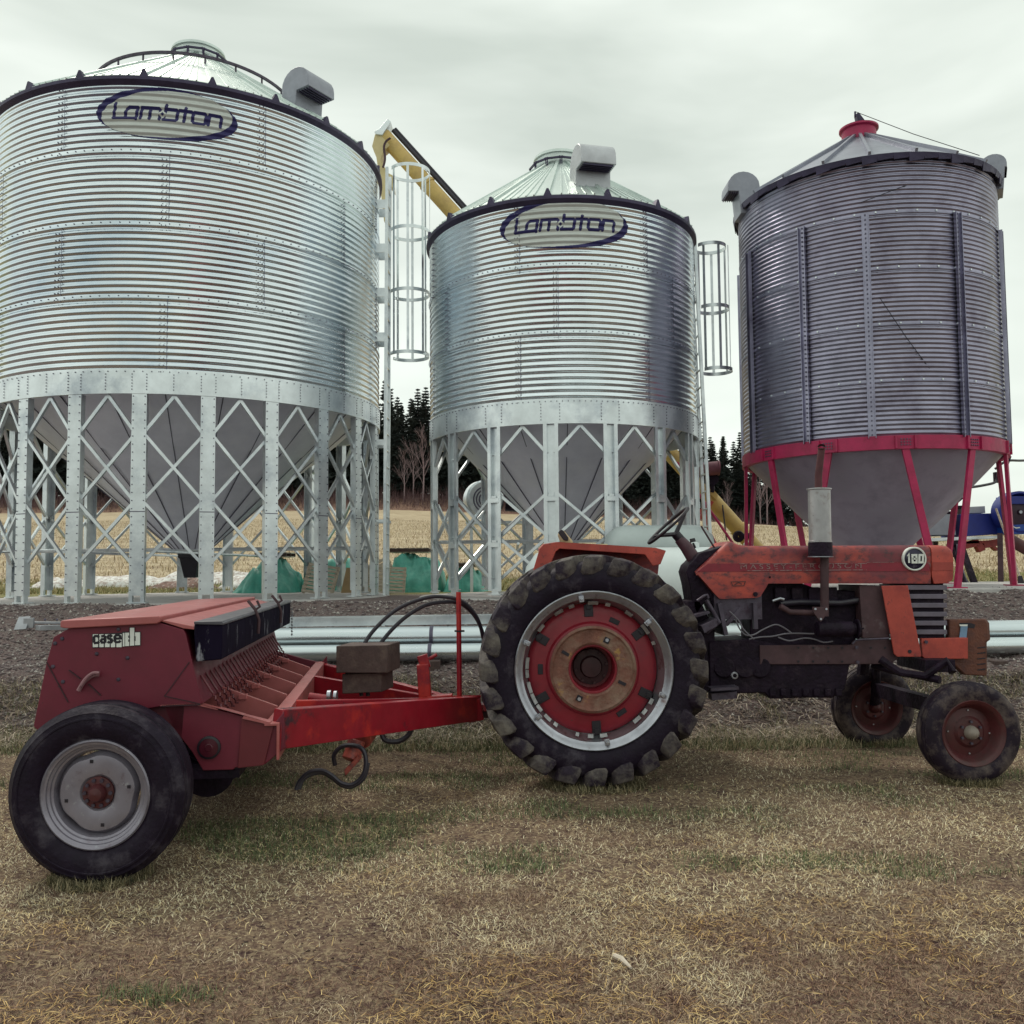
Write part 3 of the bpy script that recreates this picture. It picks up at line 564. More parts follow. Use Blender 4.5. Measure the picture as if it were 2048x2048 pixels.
# rear wheels ------------------------------------------------------
def tyre(parent, c, prof, m, n=96, mirror=1):
    b = MB(); b.lathe([(r, y*mirror) for y, r in prof], c, (0, -1, 0), n=n, ref=(1, 0, 0)); o = b.build('tyre', m, parent, ang=50); return fixn(o)
RW = V3((TX[0], 6.43, U(1188, 1341, 6.25).z))
def rear_wheel(c, near):
    root = MB(); s = 1
    # profile: (axial towards camera, radius)
    prof = [(.155, .535), (.185, .56), (.20, .62), (.195, .68), (.165, .73), (.10, .752), (0, .757), (-.10, .752), (-.165, .73), (-.195, .68), (-.20, .62), (-.185, .56), (-.155, .535), (-.15, .52), (.15, .52), (.155, .535)]
    ty = tyre(TR, c, prof, RUBB, 120)
    b = MB(); nl = 24
    for side in (1, -1):
        for k in range(nl):
            a0 = 2*PI*(k+(.5 if side < 0 else 0))/nl
            # stations: axial, top radius, base radius, phase, half width
            st = [(.206, .665, .655, -.055, .030), (.216, .72, .68, -.030, .054), (.200, .784, .70, .0, .060), (.14, .799, .735, .045, .048), (.05, .80, .745, .12, .030), (-.015, .80, .745, .185, .026)]
            vs = []
            for ax_, rt, rb, ph_, hw in st:
                for rr, e_, axo in ((rt, -1, 0), (rt, 1, 0), (rb, 1.25, -.022 if ax_ > .18 else 0), (rb, -1.25, -.022 if ax_ > .18 else 0)):
                    a = -(a0+ph_)*side*1. + e_*hw/rr
                    a = a if side > 0 else a
                    vs.append(c+V3((math.cos(a)*rr, -(ax_+axo)*side, math.sin(a)*rr)))
            fs = []
            for i in range(len(st)-1):
                for j in range(4): fs.append((4*i+j, 4*i+(j+1) % 4, 4*i+4+(j+1) % 4, 4*i+4+j))
            fs += [(0, 1, 2, 3), (4*len(st)-4, 4*len(st)-3, 4*len(st)-2, 4*len(st)-1)[::-1]]
            b.add(vs, fs)
    t = b.build('tread', MUDR, TR, bevel=.006); fixn(t)
    b = MB(); b.lathe([(.52, .13), (.548, .185), (.540, .192), (.522, .180), (.512, .165), (.492, .150), (.486, .11), (.462, .06), (.458, -.05), (.50, -.12), (.545, -.17), (.55, -.18)], c, (0, -1, 0), n=96, ref=(1, 0, 0))
    rim = b.build('rim', SILV, TR, ang=25); fixn(rim)
    rr_ = random.Random(4); lm = mat('bare bright metal', (.34, .34, .35), .5, .6, .5, 14.) if near else SILV
    for k in range(34):
        a = 2*PI*k/34; da = rr_.uniform(.022, .09)
        if rr_.random() < .25: continue
        b = MB(); b.lathe([(.448, .10), (.470, .118), (.474, .112), (.452, .094), (.448, .10)], c, (0, -1, 0), n=3, a0=a, a1=a+da*2, ref=(1, 0, 0)); fixn(b.build('rim_lug', lm, rim))
    for k, (x, y) in enumerate(((875, 395), (1385, 590), (1490, 1145), (1060, 1500), (550, 1290), (460, 740))):
        a = math.atan2(950-y, x-965); p = c+V3((math.cos(a)*.497, -.168, math.sin(a)*.497)); d_ = V3((math.cos(a), 0, math.sin(a))); t_ = V3((-d_.z, 0, d_.x))
        b = MB(); b.box(p, (.045, .022, .035), (d_, YA, t_)); b.tube([p-YA*.012, p-YA*.035], .012, 6); b.build('rim_clamp', SILV, rim, bevel=.003)
    b = MB(); b.lathe([(.455, .03), (.440, .045), (.425, .052), (.38, .055), (.33, .062), (.315, .085), (.30, .09), (.16, .09), (.155, .085), (.150, -.10), (0.001, -.11)], c, (0, -1, 0), n=96, ref=(1, 0, 0))
    ds = b.build('wheel_disc', REDW, TR, ang=25); fixn(ds)
    for x, y in ((925, 480), (1320, 680), (1370, 1150), (975, 1400), (560, 1170), (545, 710)):
        a = math.atan2(950-y, x-950); d_ = V3((math.cos(a), 0, math.sin(a))); t_ = V3((-d_.z, 0, d_.x)); p = c-YA*.05+d_*.405; b = MB(); b.box(p, (.085, .03, .062), (d_, YA, t_)); b.box(p+d_*.03-YA*.012, (.04, .03, .035), (d_, YA, t_)); b.build('slot', BLK, ds, bevel=.003)
    for x, y in ((1130, 578), (555, 952), (1165, 1280)):
        a = math.atan2(950-y, x-950); d_ = V3((math.cos(a), 0, math.sin(a))); t_ = V3((-d_.z, 0, d_.x)); b = MB(); b.box(c-YA*.048+d_*.365, (.036, .03, .072), (d_, YA, t_)); b.build('slot', BLK, ds, bevel=.003)
    if near:
        b = MB(); b.lathe([(.30, .085), (.302, .115), (.285, .125), (.272, .112), (.255, .108), (.185, .112), (.172, .105), (.168, .06)], c, (0, -1, 0), n=96, ref=(1, 0, 0))
        wt = b.build('wheel_weight', RUSTY, TR, ang=25); fixn(wt)
        b = MB()
        for x, y in ((765, 815), (1075, 715), (1175, 1035), (865, 1140)):
            a = math.atan2(935-y, x-967); d_ = V3((math.cos(a), 0, math.sin(a))); t_ = V3((-d_.z, 0, d_.x)); b.box(c-YA*.11+d_*.222, (.055, .012, .022) if x in (765, 1175) else (.04, .012, .04), (d_, YA, t_))
            if x not in (765, 1175): b.tube([c-YA*.11+d_*.225, c-YA*.13+d_*.225], .013, 6, mi=1)
        b.build('weight_bolt', [BLK, SILV], wt)
    b = MB(); b.lathe([(.13, -.10), (.125, -.06), (.08, -.055), (.07, -.02), (0.001, -.015)], c, (0, -1, 0), n=32, ref=(1, 0, 0))
    for k in range(8): a = 2*PI*k/8+.2; p = c+V3((math.cos(a)*.112, -.008, math.sin(a)*.112))+YA*.06; b.tube([p, p-YA*.02], .011, 6)
    fixn(b.build('hub', mat('deep dark red hub', (.035, .008, .012), .6, 0, .4, 9.), TR))
rear_wheel(RW, True); rear_wheel(V3((TX[0], 7.77, RW.z)), False)
# front wheels -----------------------------------------------------
def front_wheel(c, yaw, inner):
    R_ = Matrix.Translation(c) @ Matrix.Rotation(yaw, 4, 'Z') @ Matrix.Translation(-c); p = [(.072, .215), (.088, .25), (.095, .29), (.085, .325), (.062, .345), (.05, .343), (.045, .35), (.02, .352), (.015, .345), (-.015, .345), (-.02, .352), (-.045, .35), (-.05, .343), (-.062, .345), (-.085, .325), (-.095, .29), (-.088, .25), (-.072, .215), (-.06, .205), (.06, .205), (.072, .215)]
    b = MB(); b.T = R_; b.lathe([(r_, y) for y, r_ in p], c, (0, -1, 0), n=72, ref=(1, 0, 0)); fixn(b.build('tyre', WORNR, TR, ang=40))
    b = MB(); b.T = R_; b.lathe([(.205, .055), (.232, .078), (.226, .084), (.208, .074), (.196, .062), (.180, .02), (.165, .0), (.11, .012), (.09, .03), (.05, .034), (0.001, .036)], c, (0, -1, 0), n=64, ref=(1, 0, 0))
    b.lathe([(.205, -.055), (.232, -.078), (.226, -.084), (.200, -.07), (.18, -.01)], c, (0, -1, 0), n=64, ref=(1, 0, 0))
    rm = b.build('rim', REDF, TR, ang=25); fixn(rm)
    for k in range(6):
        a = 2*PI*k/6+.5; b = MB(); b.T = R_; q = c+V3((math.cos(a)*.075, -.032, math.sin(a)*.075)); b.tube([q, q-YA*.018], .010, 6); b.build('wheel_bolt', TRG, rm)
    for a in (1.57, 4.71, 3.1, 6.2): q = c+V3((math.cos(a)*.15, -.004, math.sin(a)*.15)); b = MB(); b.T = R_; b.tube([q, q-YA*.008], .006, 6); b.build('wheel_bolt', SILV, rm)
    b = MB(); b.T = R_; b.lathe([(.05, .03), (.046, .06), (.034, .085), (.012, .10), (0.001, .10)], c, (0, -1, 0), n=24, ref=(1, 0, 0)); fixn(b.build('hub_cap', mat('pale hub paint', (.26, .22, .19), .6, 0, .2, 12.) if not inner else REDF, rm))
FW = V3((U(1936, 1463, 6.42).x, 6.42, U(1936, 1463, 6.42).z)); FW2 = V3((U(1745, 1413, 7.82).x, 7.82, U(1745, 1413, 7.82).z))
front_wheel(FW, rad(3), False); front_wheel(FW2, rad(6), True)
b = MB(); b.beam((FW.x-.12, 6.55, .50), (FW2.x+.02, 7.7, .47), .09, .11); b.tube([(FW.x-.10, 6.5, .66), (FW.x-.10, 6.5, .42), (FW.x-.02, 6.45, FW.z)], .04, 10)
b.tube([(FW2.x+.0, 7.72, .66), (FW2.x, 7.74, .40), (FW2.x, 7.78, FW2.z)], .04, 10); b.tube([U(1760, 1318, 6.75), U(1800, 1345, 6.7), U(1850, 1352, 6.65), U(1895, 1322, 6.6), U(1905, 1345, 6.55)], .03, 8)
b.tube([U(1745, 1330, 7.), U(1780, 1340, 6.9), U(1880, 1360, 6.6)], .028, 8); b.tube([U(1730, 1305, 7.5), U(1725, 1350, 7.5)], .05, 8); b.box(U(1850, 1325, 6.95), (.22, .5, .09)); b.build('front_axle', TRD, TR, bevel=.006)
# hood ---------------------------------------------------------------
HY0, HY1 = 6.86, 7.40
top = cz([(105, 830), (262, 682), (285, 681), (322, 697), (370, 703), (1240, 700), (1240, 830)])
def hood(pts, name, m, Y0, Y1, rr=.07, parent=TR):       # outline extruded across, the long top edges rounded
    P = PL(pts, Y0); c_ = sum(P, V3())/len(P); b = MB(); vs = []; n = len(P); steps = [(0, 0), (.0, 0)]
    prof = [(0, -rr), (rr*.10, -rr*.55), (rr*.36, -rr*.22), (rr*.75, -rr*.05), (rr*1.25, 0)]; W = Y1-Y0
    secs = [(y, dz) for y, dz in prof]+[(W-y, dz) for y, dz in prof[::-1]]
    zmax = max(p.z for p in P)
    for y, dz in secs:
        for p in P: 
            k = ss((p.z-(zmax-.30))/.16); vs.append(p+V3((0, y, dz*k)))
    fs = [tuple(range(n)), tuple(range((len(secs)-1)*n, len(secs)*n))[::-1]]
    for i in range(len(secs)-1):
        for j in range(n): fs.append((i*n+j, (i+1)*n+j, (i+1)*n+(j+1) % n, i*n+(j+1) % n))
    b.add(vs, fs); return fixn(b.build(name, m, parent, bevel=.004, ang=40))
hd = hood(top, 'hood', TRO, HY0, HY1)
lo = hood(cz([(108, 833), (1240, 833), (1240, 886), (455, 886), (448, 900), (418, 948), (400, 955), (222, 961), (210, 950)]), 'hood_side_panel', TRO, HY0-.004, HY1+.004, .0001)
nz_ = hood(cz([(1244, 700), (1300, 700), (1330, 704), (1345, 716), (1349, 735), (1348, 850), (1340, 872), (1318, 884), (1256, 888), (1244, 830)]), 'nose_cowl', TROC, HY0-.006, HY1+.006, .06)
b = MB(); b.prism(PL(cz([(165, 790), (1236, 783), (1236, 826), (112, 829)]), HY0-.003), (0, .01, 0)); sp_ = b.build('side_stripe', STRP, TR); fixn(sp_)
b = MB(); b.prism(PL(cz([(1250, 783), (1347, 783), (1347, 822), (1250, 824)]), HY0-.010), (0, .01, 0)); fixn(b.build('side_stripe', mat('faded stripe', (.33, .05, .04), .5, 0, .2, 9.), TR))
b = MB(); b.ribbon(PL(cz([(315, 791), (930, 789)]), HY0-.005), .005, -YA); b.ribbon(PL(cz([(330, 824), (930, 820)]), HY0-.005), .006, -YA)
b.ribbon(PL(cz([(930, 784), (1236, 783)]), HY0-.005), .003, -YA); b.ribbon(PL(cz([(1226, 790), (1236, 790), (1236, 815), (1226, 815)]), HY0-.005), .004, -YA); b.build('trim', WREST, sp_)
def text(body, p, hgt, m, parent, name='lettering', width=None, ext=.002, rot=(PI/2, 0, 0)):
    cu = bpy.data.curves.new('t', 'FONT'); cu.body = body; cu.size = 1; cu.extrude = .05; to = bpy.data.objects.new('t', cu); COL.objects.link(to)
    bpy.context.view_layer.update(); me = bpy.data.meshes.new_from_object(to.evaluated_get(bpy.context.evaluated_depsgraph_get())); bpy.data.objects.remove(to); bpy.data.curves.remove(cu)
    a = np.array([v.co[:] for v in me.vertices]); mn = a.min(0); sz = a.max(0)-mn; k = hgt/sz[1]; kx = (width/sz[0]) if width else k
    E_ = Euler(rot).to_matrix()
    for v in me.vertices: v.co = E_ @ V3(((v.co.x-mn[0])*kx, (v.co.y-mn[1])*k, v.co.z/.05*ext)) + V3(p)-OFF[parent.name]
    me.materials.clear(); me.materials.append(m); o = bpy.data.objects.new(name, me); COL.objects.link(o); o.parent = parent; OFF[o.name] = Vector(OFF[parent.name]); return o
p0 = U(*cz([(322, 817)])[0], HY0-.006); p1 = U(*cz([(905, 815)])[0], HY0-.006)
text('M A S S E Y - F E R G U S O N', p0, .036, WREST, sp_, width=(p1-p0).x)
def badge(px, py, r_, Y):
    c = U(px, py, Y); s_ = 286.*0+F/Y; R_ = r_/s_
    b = MB(); b.lathe([(R_*1.02, -.02), (R_*1.02, .012), (R_*.97, .018), (R_*.88, .016), (R_*.87, .008)], c, (0, -1, 0), n=40, ref=(1, 0, 0)); o = b.build('badge', WHT, TR, ang=30); fixn(o)
    b = MB(); b.lathe([(R_*.88, .006), (R_*.5, .012), (0.001, .014)], c, (0, -1, 0), n=40, ref=(1, 0, 0)); fixn(b.build('badge_face', mat('dark enamel', (.02, .016, .04), .12, .3, .5, 12., c2=(.2, .2, .26), f2=(.55, .75), s2=20.), o))
    b = MB(); q = lambda l: [c+V3((x*R_, -.017, z*R_)) for x, z in l]; w_ = R_*.17
    b.ribbon(q([(-.60, .22), (-.50, .36), (-.50, -.34)]), w_, -YA)
    b.ribbon(q([(-.20, .32), (.14, .32), (.14, -.30), (-.20, -.30)]), w_, -YA, closed=True); b.ribbon(q([(-.20, .01), (.14, .01)]), w_*.9, -YA)
    b.ribbon(q([(.40, .32), (.70, .32), (.66, -.30), (.36, -.30)]), w_, -YA, closed=True); b.build('lettering', WHT, o)
badge(*cz([(1158, 767)])[0], 23.5, HY0-.008)
b = MB(); b.ribbon(PL(cz([(275, 878), (345, 876), (338, 896), (285, 898)]), HY0-.008), .006, -YA, closed=True); b.ribbon(PL(cz([(290, 893), (312, 880), (328, 890)]), HY0-.008), .006, -YA); b.build('emblem', mat('dark emblem', (.10, .03, .03), .5), lo)
b = MB()
for x, y in ((392, 938), (462, 856)): c = U(*cz([(x, y)])[0], HY0-.01); b.tube([c, c-YA*.008], .018 if x == 392 else .008, 10)
b.build('fastener', TRD, lo)
# grille and radiator
b = MB()
for i in range(6):
    y = 903+i*43; x0 = 1118+i*9.; b.prism(PL(cz([(x0, y-9), (1318, y-9), (1320, y+14), (x0+6, y+14)]), HY0-.0), (0, .50, 0))
b.build('grille', mat('grille slats', (.15, .13, .17), .5, .3, .2, 9.), TR, bevel=.003)
b = MB(); b.prism(PL(cz([(1120, 886), (1300, 886), (1305, 1150), (1150, 1150)]), HY0+.03), (0, .44, 0)); fixn(b.build('grille_backing', TRD, TR))
plate('side_cover', cz([(1002, 897), (1130, 895), (1196, 1236), (1192, 1241), (1078, 1240), (1062, 1225)]), HY0-.03, .012, TROC, TR, .004)
b = MB(); c = U(*cz([(1138, 1214)])[0], HY0-.033); b.tube([c, c-YA*.004], .014, 12); b.build('cover_hole', BLK, TR)
plate('radiator_panel', cz([(895, 895), (1002, 897), (1045, 1148), (910, 1150)]), HY0+.02, .45, TRB, TR)
plate('front_bolster', cz([(1196, 1152), (1420, 1148), (1420, 1250), (1215, 1250), (1200, 1240)]), HY0-.02, .05, TROC, TR)
b = MB()
for i in range(5):
    Y = 6.90+i*.085; dx = i*3.
    b.prism(PL([(1899+dx*.3, 1239), (1970+dx*.3, 1238), (1976+dx*.3, 1246), (1978+dx*.3, 1280), (1971+dx*.3, 1284), (1971+dx*.3, 1352), (1930+dx*.3, 1350), (1899+dx*.3, 1322)], Y), (0, .072, 0))
wtb = b.build('front_weight', WEIGHT, TR, bevel=.01); fixn(wtb)
b = MB(); b.prism(PL(cz([(1378, 1076), (1430, 1076), (1455, 1084), (1450, 1102), (1380, 1098)]), 6.897), (0, .008, 0))
for i in range(5): b.prism(PL([(1955, 1295+i*11), (1971, 1293+i*11), (1971, 1295.5+i*11), (1955, 1297+i*11)], 6.897), (0, .008, 0))
b.build('weight_slot', BLK, wtb)
plate('blue_strap', cz([(1385, 1092), (1418, 1092), (1412, 1150), (1378, 1150)]), 6.885, .006, LBLUE, TR, 0)
plate('white_tag', cz([(1378, 1084), (1418, 1084), (1416, 1092), (1382, 1092)]), 6.882, .006, WHT, TR, 0)
# frame, engine, transmission
fr = plate('frame_rail', cz([(415, 1185), (860, 1183), (880, 1160), (1060, 1156), (1085, 1250), (1060, 1262), (1058, 1275), (415, 1277)]), HY0+.02, .05, TRB, TR)
b = MB()
for x in (600, 672, 745, 812, 950, 1018):
    for y in (1196, 1262): 
        if y > 1250 and x > 850: continue
        c = U(*cz([(x, y)])[0], HY0+.018); b.tube([c, c-YA*.004], .009, 8)
for x, y in ((880, 1194), (885, 1265), (1030, 1268), (1215, 1168)):
    c = U(*cz([(x, y)])[0], HY0-.004 if x < 1200 else HY0-.03); b.tube([c, c-YA*.014], .014, 6, mi=1)
b.build('rail_bolt', [BLK, TRG], fr)
b = MB(); b.prism(PL([(1500, 1165), (1600, 1165), (1640, 1180), (1712, 1182), (1712, 1300), (1500, 1300)], 6.98), (0, .28, 0))
for i in range(4): b.box(U(1560+i*34, 1190, 6.96), (.09, .04, .12))
b.build('engine_block', TRD, TR, bevel=.008)
b = MB()
b.prism(PL([(1418, 1283), (1500, 1278), (1560, 1290), (1660, 1292), (1740, 1300), (1740, 1325), (1700, 1330), (1690, 1380), (1665, 1396), (1600, 1396), (1540, 1398), (1530, 1386), (1420, 1388)], 6.90), (0, .42, 0))
for i in range(7): b.box(U(1545+i*22, 1385, 6.89), (.05, .03, .06))
for px in (1448, 1490, 1520): b.tube([U(px, 1335, 6.91), U(px, 1335, 6.88)], .08, 16)
b.build('gearbox', TRD, TR, bevel=.01)
b = MB(); c = U(1469, 1351, 6.86); b.lathe([(.022, 0), (.028, .005), (.022, .012), (.016, .012), (.016, 0)], c, (0, -1, 0), n=20); b.build('filler_ring', SILV, TR)
b = MB(); b.beam(U(1418, 1377, 6.75), U(1473, 1374, 6.75), .14, .02); b.beam(U(1420, 1392, 6.8), U(1470, 1388, 6.8), .12, .05); b.build('foot_rest', TRG, TR)
b = MB(); b.tube([U(1634, 1258, 6.80), U(1704, 1258, 6.80)], .058, 20); b.tube([U(1704, 1258, 6.8), U(1710, 1258, 6.8)], .045, 16); b.tube([U(1712, 1258, 6.8), U(1716, 1258, 6.8)], .075, 20); b.tube([U(1716, 1257, 6.8), U(1728, 1257, 6.8)], .008, 6); b.build('generator', TRD, TR, bevel=.004)
b = MB(); b.lathe([(.17, 0), (.17, .02), (.03, .03)], U(1716, 1225, 7.12), (-1, 0, 0), n=24); 
for k in range(4): a = k*PI/2+.4; b.box(U(1712, 1225, 7.12)+V3((-.02, math.cos(a)*.1, math.sin(a)*.1)), (.02, .09, .18), (XA, V3((0, -math.sin(a), math.cos(a))), V3((0, math.cos(a), math.sin(a)))))
b.build('fan', TRD, TR)
b = MB(); b.tube([U(x, y, 6.93) for x, y in ((1560, 1207), (1600, 1204), (1680, 1206), (1725, 1199), (1740, 1190), (1743, 1172))], .026, 12); b.build('radiator_hose', BLKR, TR)
b = MB(); b.tube([U(x, y, 6.90) for x, y in ((1545, 1202), (1560, 1197), (1568, 1199))], .012, 8); b.tube([U(1734, 1174, 6.9), U(1750, 1174, 6.9)], .014, 8); b.build('hose_clamp', SILV, TR)
# exhaust
b = MB(); b.tube([U(x, y, 6.84) for x, y in ((1560, 1212), (1580, 1224), (1640, 1226))], .022, 12); b.tube([U(1649, 1232, 6.80), U(1649, 1108, 6.78)], .031, 16); b.build('exhaust_pipe', TRB, TR)
b = MB(); b.prism(PL([(1626, 1214), (1657, 1214), (1657, 1222), (1643, 1243), (1640, 1243), (1626, 1222)], 6.75), (0, .02, 0))
for x, y in ((1631, 1218), (1653, 1218), (1642, 1238)): b.tube([U(x, y, 6.75), U(x, y, 6.735)], .009, 6, mi=1)
b.build('exhaust_flange', [TRB, SILV], TR)
mu = MB(); c = U(1641, 1113, 6.76); tp = U(1638, 978, 6.76)
mu.lathe([(.03, 0), (.084, .004), (.084, .118), (.081, .12), (.0815, (tp-c).length-.01), (.090, (tp-c).length-.006), (.090, (tp-c).length+.004), (.02, (tp-c).length+.012)], c, tp-c, n=40)
muo = mu.build('muffler', mat('bare muffler steel', (.38, .37, .38), .36, .75, .15, 8., c2=(.22, .17, .15), f2=(.55, .72), s2=9., c3=(.12, .10, .11), f3=(.64, .70), s3=26.), TR, ang=25); fixn(muo)
b = MB(); b.lathe([(.0875, -.004), (.0875, .105), (.084, .107)], c, tp-c, n=40); b.lathe([(.093, -.005), (.093, .0), (.086, .002)], c, tp-c, n=40, mi=1); fixn(b.build('muffler_band', [TRD, SILV], muo))
b = MB(); b.beam(U(1654, 1090, 6.69), U(1650, 985, 6.69), .006, .008); b.build('muffler_seam', TRD, muo)
b = MB(); b.tube([U(x, y, 6.77) for x, y in ((1637, 978), (1637, 950), (1641, 915), (1643, 897))], [.028, .027, .026, .026], 16, cap=False); b.tube([U(1643, 897, 6.77), U(1643, 893, 6.755)], [.026, .029], 16, cap=False)
b.tube([U(1643, 900, 6.77), U(1643, 899, 6.77)], .022, 12, mi=1); b.build('exhaust_stack', [mat('rusty exhaust', (.09, .03, .035), .7, .2, .3, 12.), BLK], TR)
# wiring, rods and posts round the engine
b = MB()
def px_(l, Y, ox=1380, oy=1150, s=4.83): return [U(ox+x/s, oy+y/s, Y) for x, y in l]
def smooth(pts, k=5):
    out = []; n = len(pts)
    for i in range(n-1):
        a, b_, c_, d_ = pts[max(i-1, 0)], pts[i], pts[i+1], pts[min(i+2, n-1)]
        for j in range(k):
            t = j/k; out.append(.5*((2*b_)+(c_-a)*t+(2*a-5*b_+4*c_-d_)*t*t+(-a+3*b_-3*c_+d_)*t**3))
    return out+[pts[-1]]
for l in ([(440, 430), (480, 520), (540, 580), (620, 575), (700, 530), (820, 480), (900, 505), (980, 560)], [(570, 620), (680, 600), (800, 592), (950, 565), (1200, 568)], [(850, 600), (960, 635), (1100, 610), (1200, 620), (1290, 650), (1380, 640)], [(380, 350), (470, 440), (520, 530), (620, 620)]):
    b.tube(smooth(px_(l, 6.80)), .0055, 6)
b.build('wiring', mat('grey cable', (.16, .15, .18), .4, .2), TR)
b = MB(); b.tube(px_([(1570, 665), (1600, 632), (1650, 625), (1920, 612)], 6.82), .008, 8); b.build('fuel_line', TRG, TR)
b = MB(); b.beam(*px_([(280, 270), (345, 580)], 6.86), .03, .05, up=YA); b.beam(*px_([(622, 270), (632, 520)], 6.86), .03, .045, up=YA); b.beam(*px_([(345, 480), (490, 320)], 6.9), .03, .04, up=YA)
b.beam(*px_([(230, 240), (690, 236)], 6.9), .3, .02, up=YA); b.build('support_bracket', TRG, TR)
# steering, dash, levers (pixels of the close crop: origin 1280,980 scale 6.04)
q = lambda l, Y: [U(1280+x/6.0375, 980+y/6.0375, Y) for x, y in l]
hub = q([(450, 555)], 7.1)[0]; A_, B_ = q([(112, 640)], 7.1)[0], q([(568, 222)], 7.1)[0]; C_ = (A_+B_)/2; ax1 = (B_-A_).normalized(); R_ = (B_-A_).length/2
nrm = ax1.cross(YA).normalized(); vw = (C_-EYE).normalized(); ax2 = (vw-ax1*vw.dot(ax1)).normalized(); nrm = ax1.cross(ax2); ax2 = (ax2*math.cos(rad(5))+nrm*math.sin(rad(5)))
b = MB(); b.tube([C_+ax1*math.cos(t)*R_+ax2*math.sin(t)*R_ for t in [2*PI*i/48 for i in range(49)]], .013, 10, cap=False); wh = b.build('steering_wheel', BLK, TR)
b = MB()
for t in (rad(0), rad(125), rad(235)): b.tube([C_+ax1*math.cos(t)*R_+ax2*math.sin(t)*R_, hub*.75+(C_+ax1*math.cos(t)*R_*.35+ax2*math.sin(t)*R_*.35)*.25, hub], [.012, .018, .03], 8)
b.tube([hub-(hub-C_).normalized()*.02, hub+(hub-C_).normalized()*.08], .038, 12); b.build('spoke', BLK, wh)
b = MB(); b.tube(q([(470, 590), (560, 690), (650, 830), (690, 930)], 7.1), [.04, .05, .055, .06], 14); b.build('steering_column', mat('plum dirty paint', (.085, .035, .05), .5, 0, .3, 9.), TR)
b = MB(); b.prism(q([(590, 905), (640, 860), (700, 790), (740, 755), (860, 730), (960, 690), (1050, 640), (700, 940), (690, 1000), (960, 1300), (940, 1330), (1050, 1700), (1020, 1760), (960, 1620), (860, 1340), (830, 1280), (690, 1500), (640, 1400), (600, 1150), (560, 990)], 6.92), (0, .34, 0)); fixn(b.build('dashboard', TRD, TR, bevel=.006))
b = MB(); b.tube(q([(640, 640), (670, 700)], 6.95), .008, 8); b.tube(q([(630, 585), (640, 630)], 6.95), [.020, .024], 12); b.build('gear_lever', BLK, TR)
b = MB(); b.beam(*q([(738, 435), (900, 700)], 6.95), .01, .028, up=YA); b.build('throttle_lever', TRB, TR, bevel=.003)
b = MB(); b.prism(q([(740, 1640), (930, 1550), (935, 1640), (780, 1730)], 6.72), (0, .22, 0)); b.prism(q([(650, 1510), (830, 1462), (850, 1490), (680, 1540)], 6.78), (0, .12, 0)); b.tube(q([(690, 1340), (780, 1275), (810, 1265), (825, 1310)], 6.8), .011, 8)
b.tube(q([(800, 1330), (960, 1600), (800, 1720)], 6.85), .018, 8); fixn(b.build('foot_pedal', TRG, TR, bevel=.005))
# fenders
def fender(Y0, Y1, name='fender'):
    qq = lambda l: [(700+x/2.576, 750+y/2.576) for x, y in l]
    up_ = qq([(945, 1000), (975, 900), (1000, 872), (1075, 860), (1575, 890), (1628, 905), (1600, 975), (1560, 985), (1520, 925), (1080, 895), (1060, 910), (1020, 1010), (1040, 1200), (960, 1200)])
    b = MB(); P = PL(up_, Y0); b.prism(P, (0, .012, 0)); o = b.build(name, TROC if Y0 < 7 else TRO, TR, bevel=.004); fixn(o)
    tp_ = PL(qq([(975, 900), (1000, 872), (1075, 860), (1575, 890), (1628, 905)]), Y0); t2 = [p+V3((0, Y1-Y0, .01)) for p in tp_]; b = MB(); k = len(tp_)
    b.add(tp_+t2+[p-V3((0, 0, .01)) for p in tp_+t2], [(i, i+1, k+i+1, k+i) for i in range(k-1)]+[(2*k+i, 3*k+i, 3*k+i+1, 2*k+i+1) for i in range(k-1)])
    fixn(b.build('fender_top', TROC, o)); b = MB(); b.prism(PL(qq([(1000, 880), (1600, 905), (1560, 1250), (1040, 1250)]), Y1), (0, .01, 0)); fixn(b.build('fender_skirt', TRO, o))
fender(6.50, 6.86); fender(7.38, 7.74)
b = MB(); b.prism(PL([(1119, 1066), (1123, 1060), (1128, 1061), (1146, 1082), (1146, 1096), (1130, 1094)], 6.98), (0, .36, 0)); b.box(U(1175, 1098, 7.1)+V3((0, .05, 0)), (.30, .40, .07)); fixn(b.build('seat', CREAM, TR, bevel=.015))
plate('seat_back_shell', [(1116, 1065), (1122, 1059), (1127, 1061), (1137, 1075), (1136, 1082), (1127, 1080)], 6.965, .02, BLK, TR)
# rear body and drawbar
b = MB(); b.prism(PL([(1080, 1220), (1400, 1200), (1430, 1260), (1430, 1385), (1050, 1385)], 6.92), (0, .36, 0)); b.tube([(TX[0], 6.5, RW.z), (TX[0], 7.7, RW.z)], .11, 20); fixn(b.build('rear_axle_housing', TRD, TR, bevel=.01))
b = MB(); b.beam((-.30, 6.98, .41), (.5, 7.1, .42), .10, .05); b.beam((-.02, 6.7, .55), (.4, 6.9, .6), .03, .06); b.beam((-.02, 7.5, .55), (.4, 7.3, .6), .03, .06); b.build('drawbar', TRB, TR, bevel=.005)

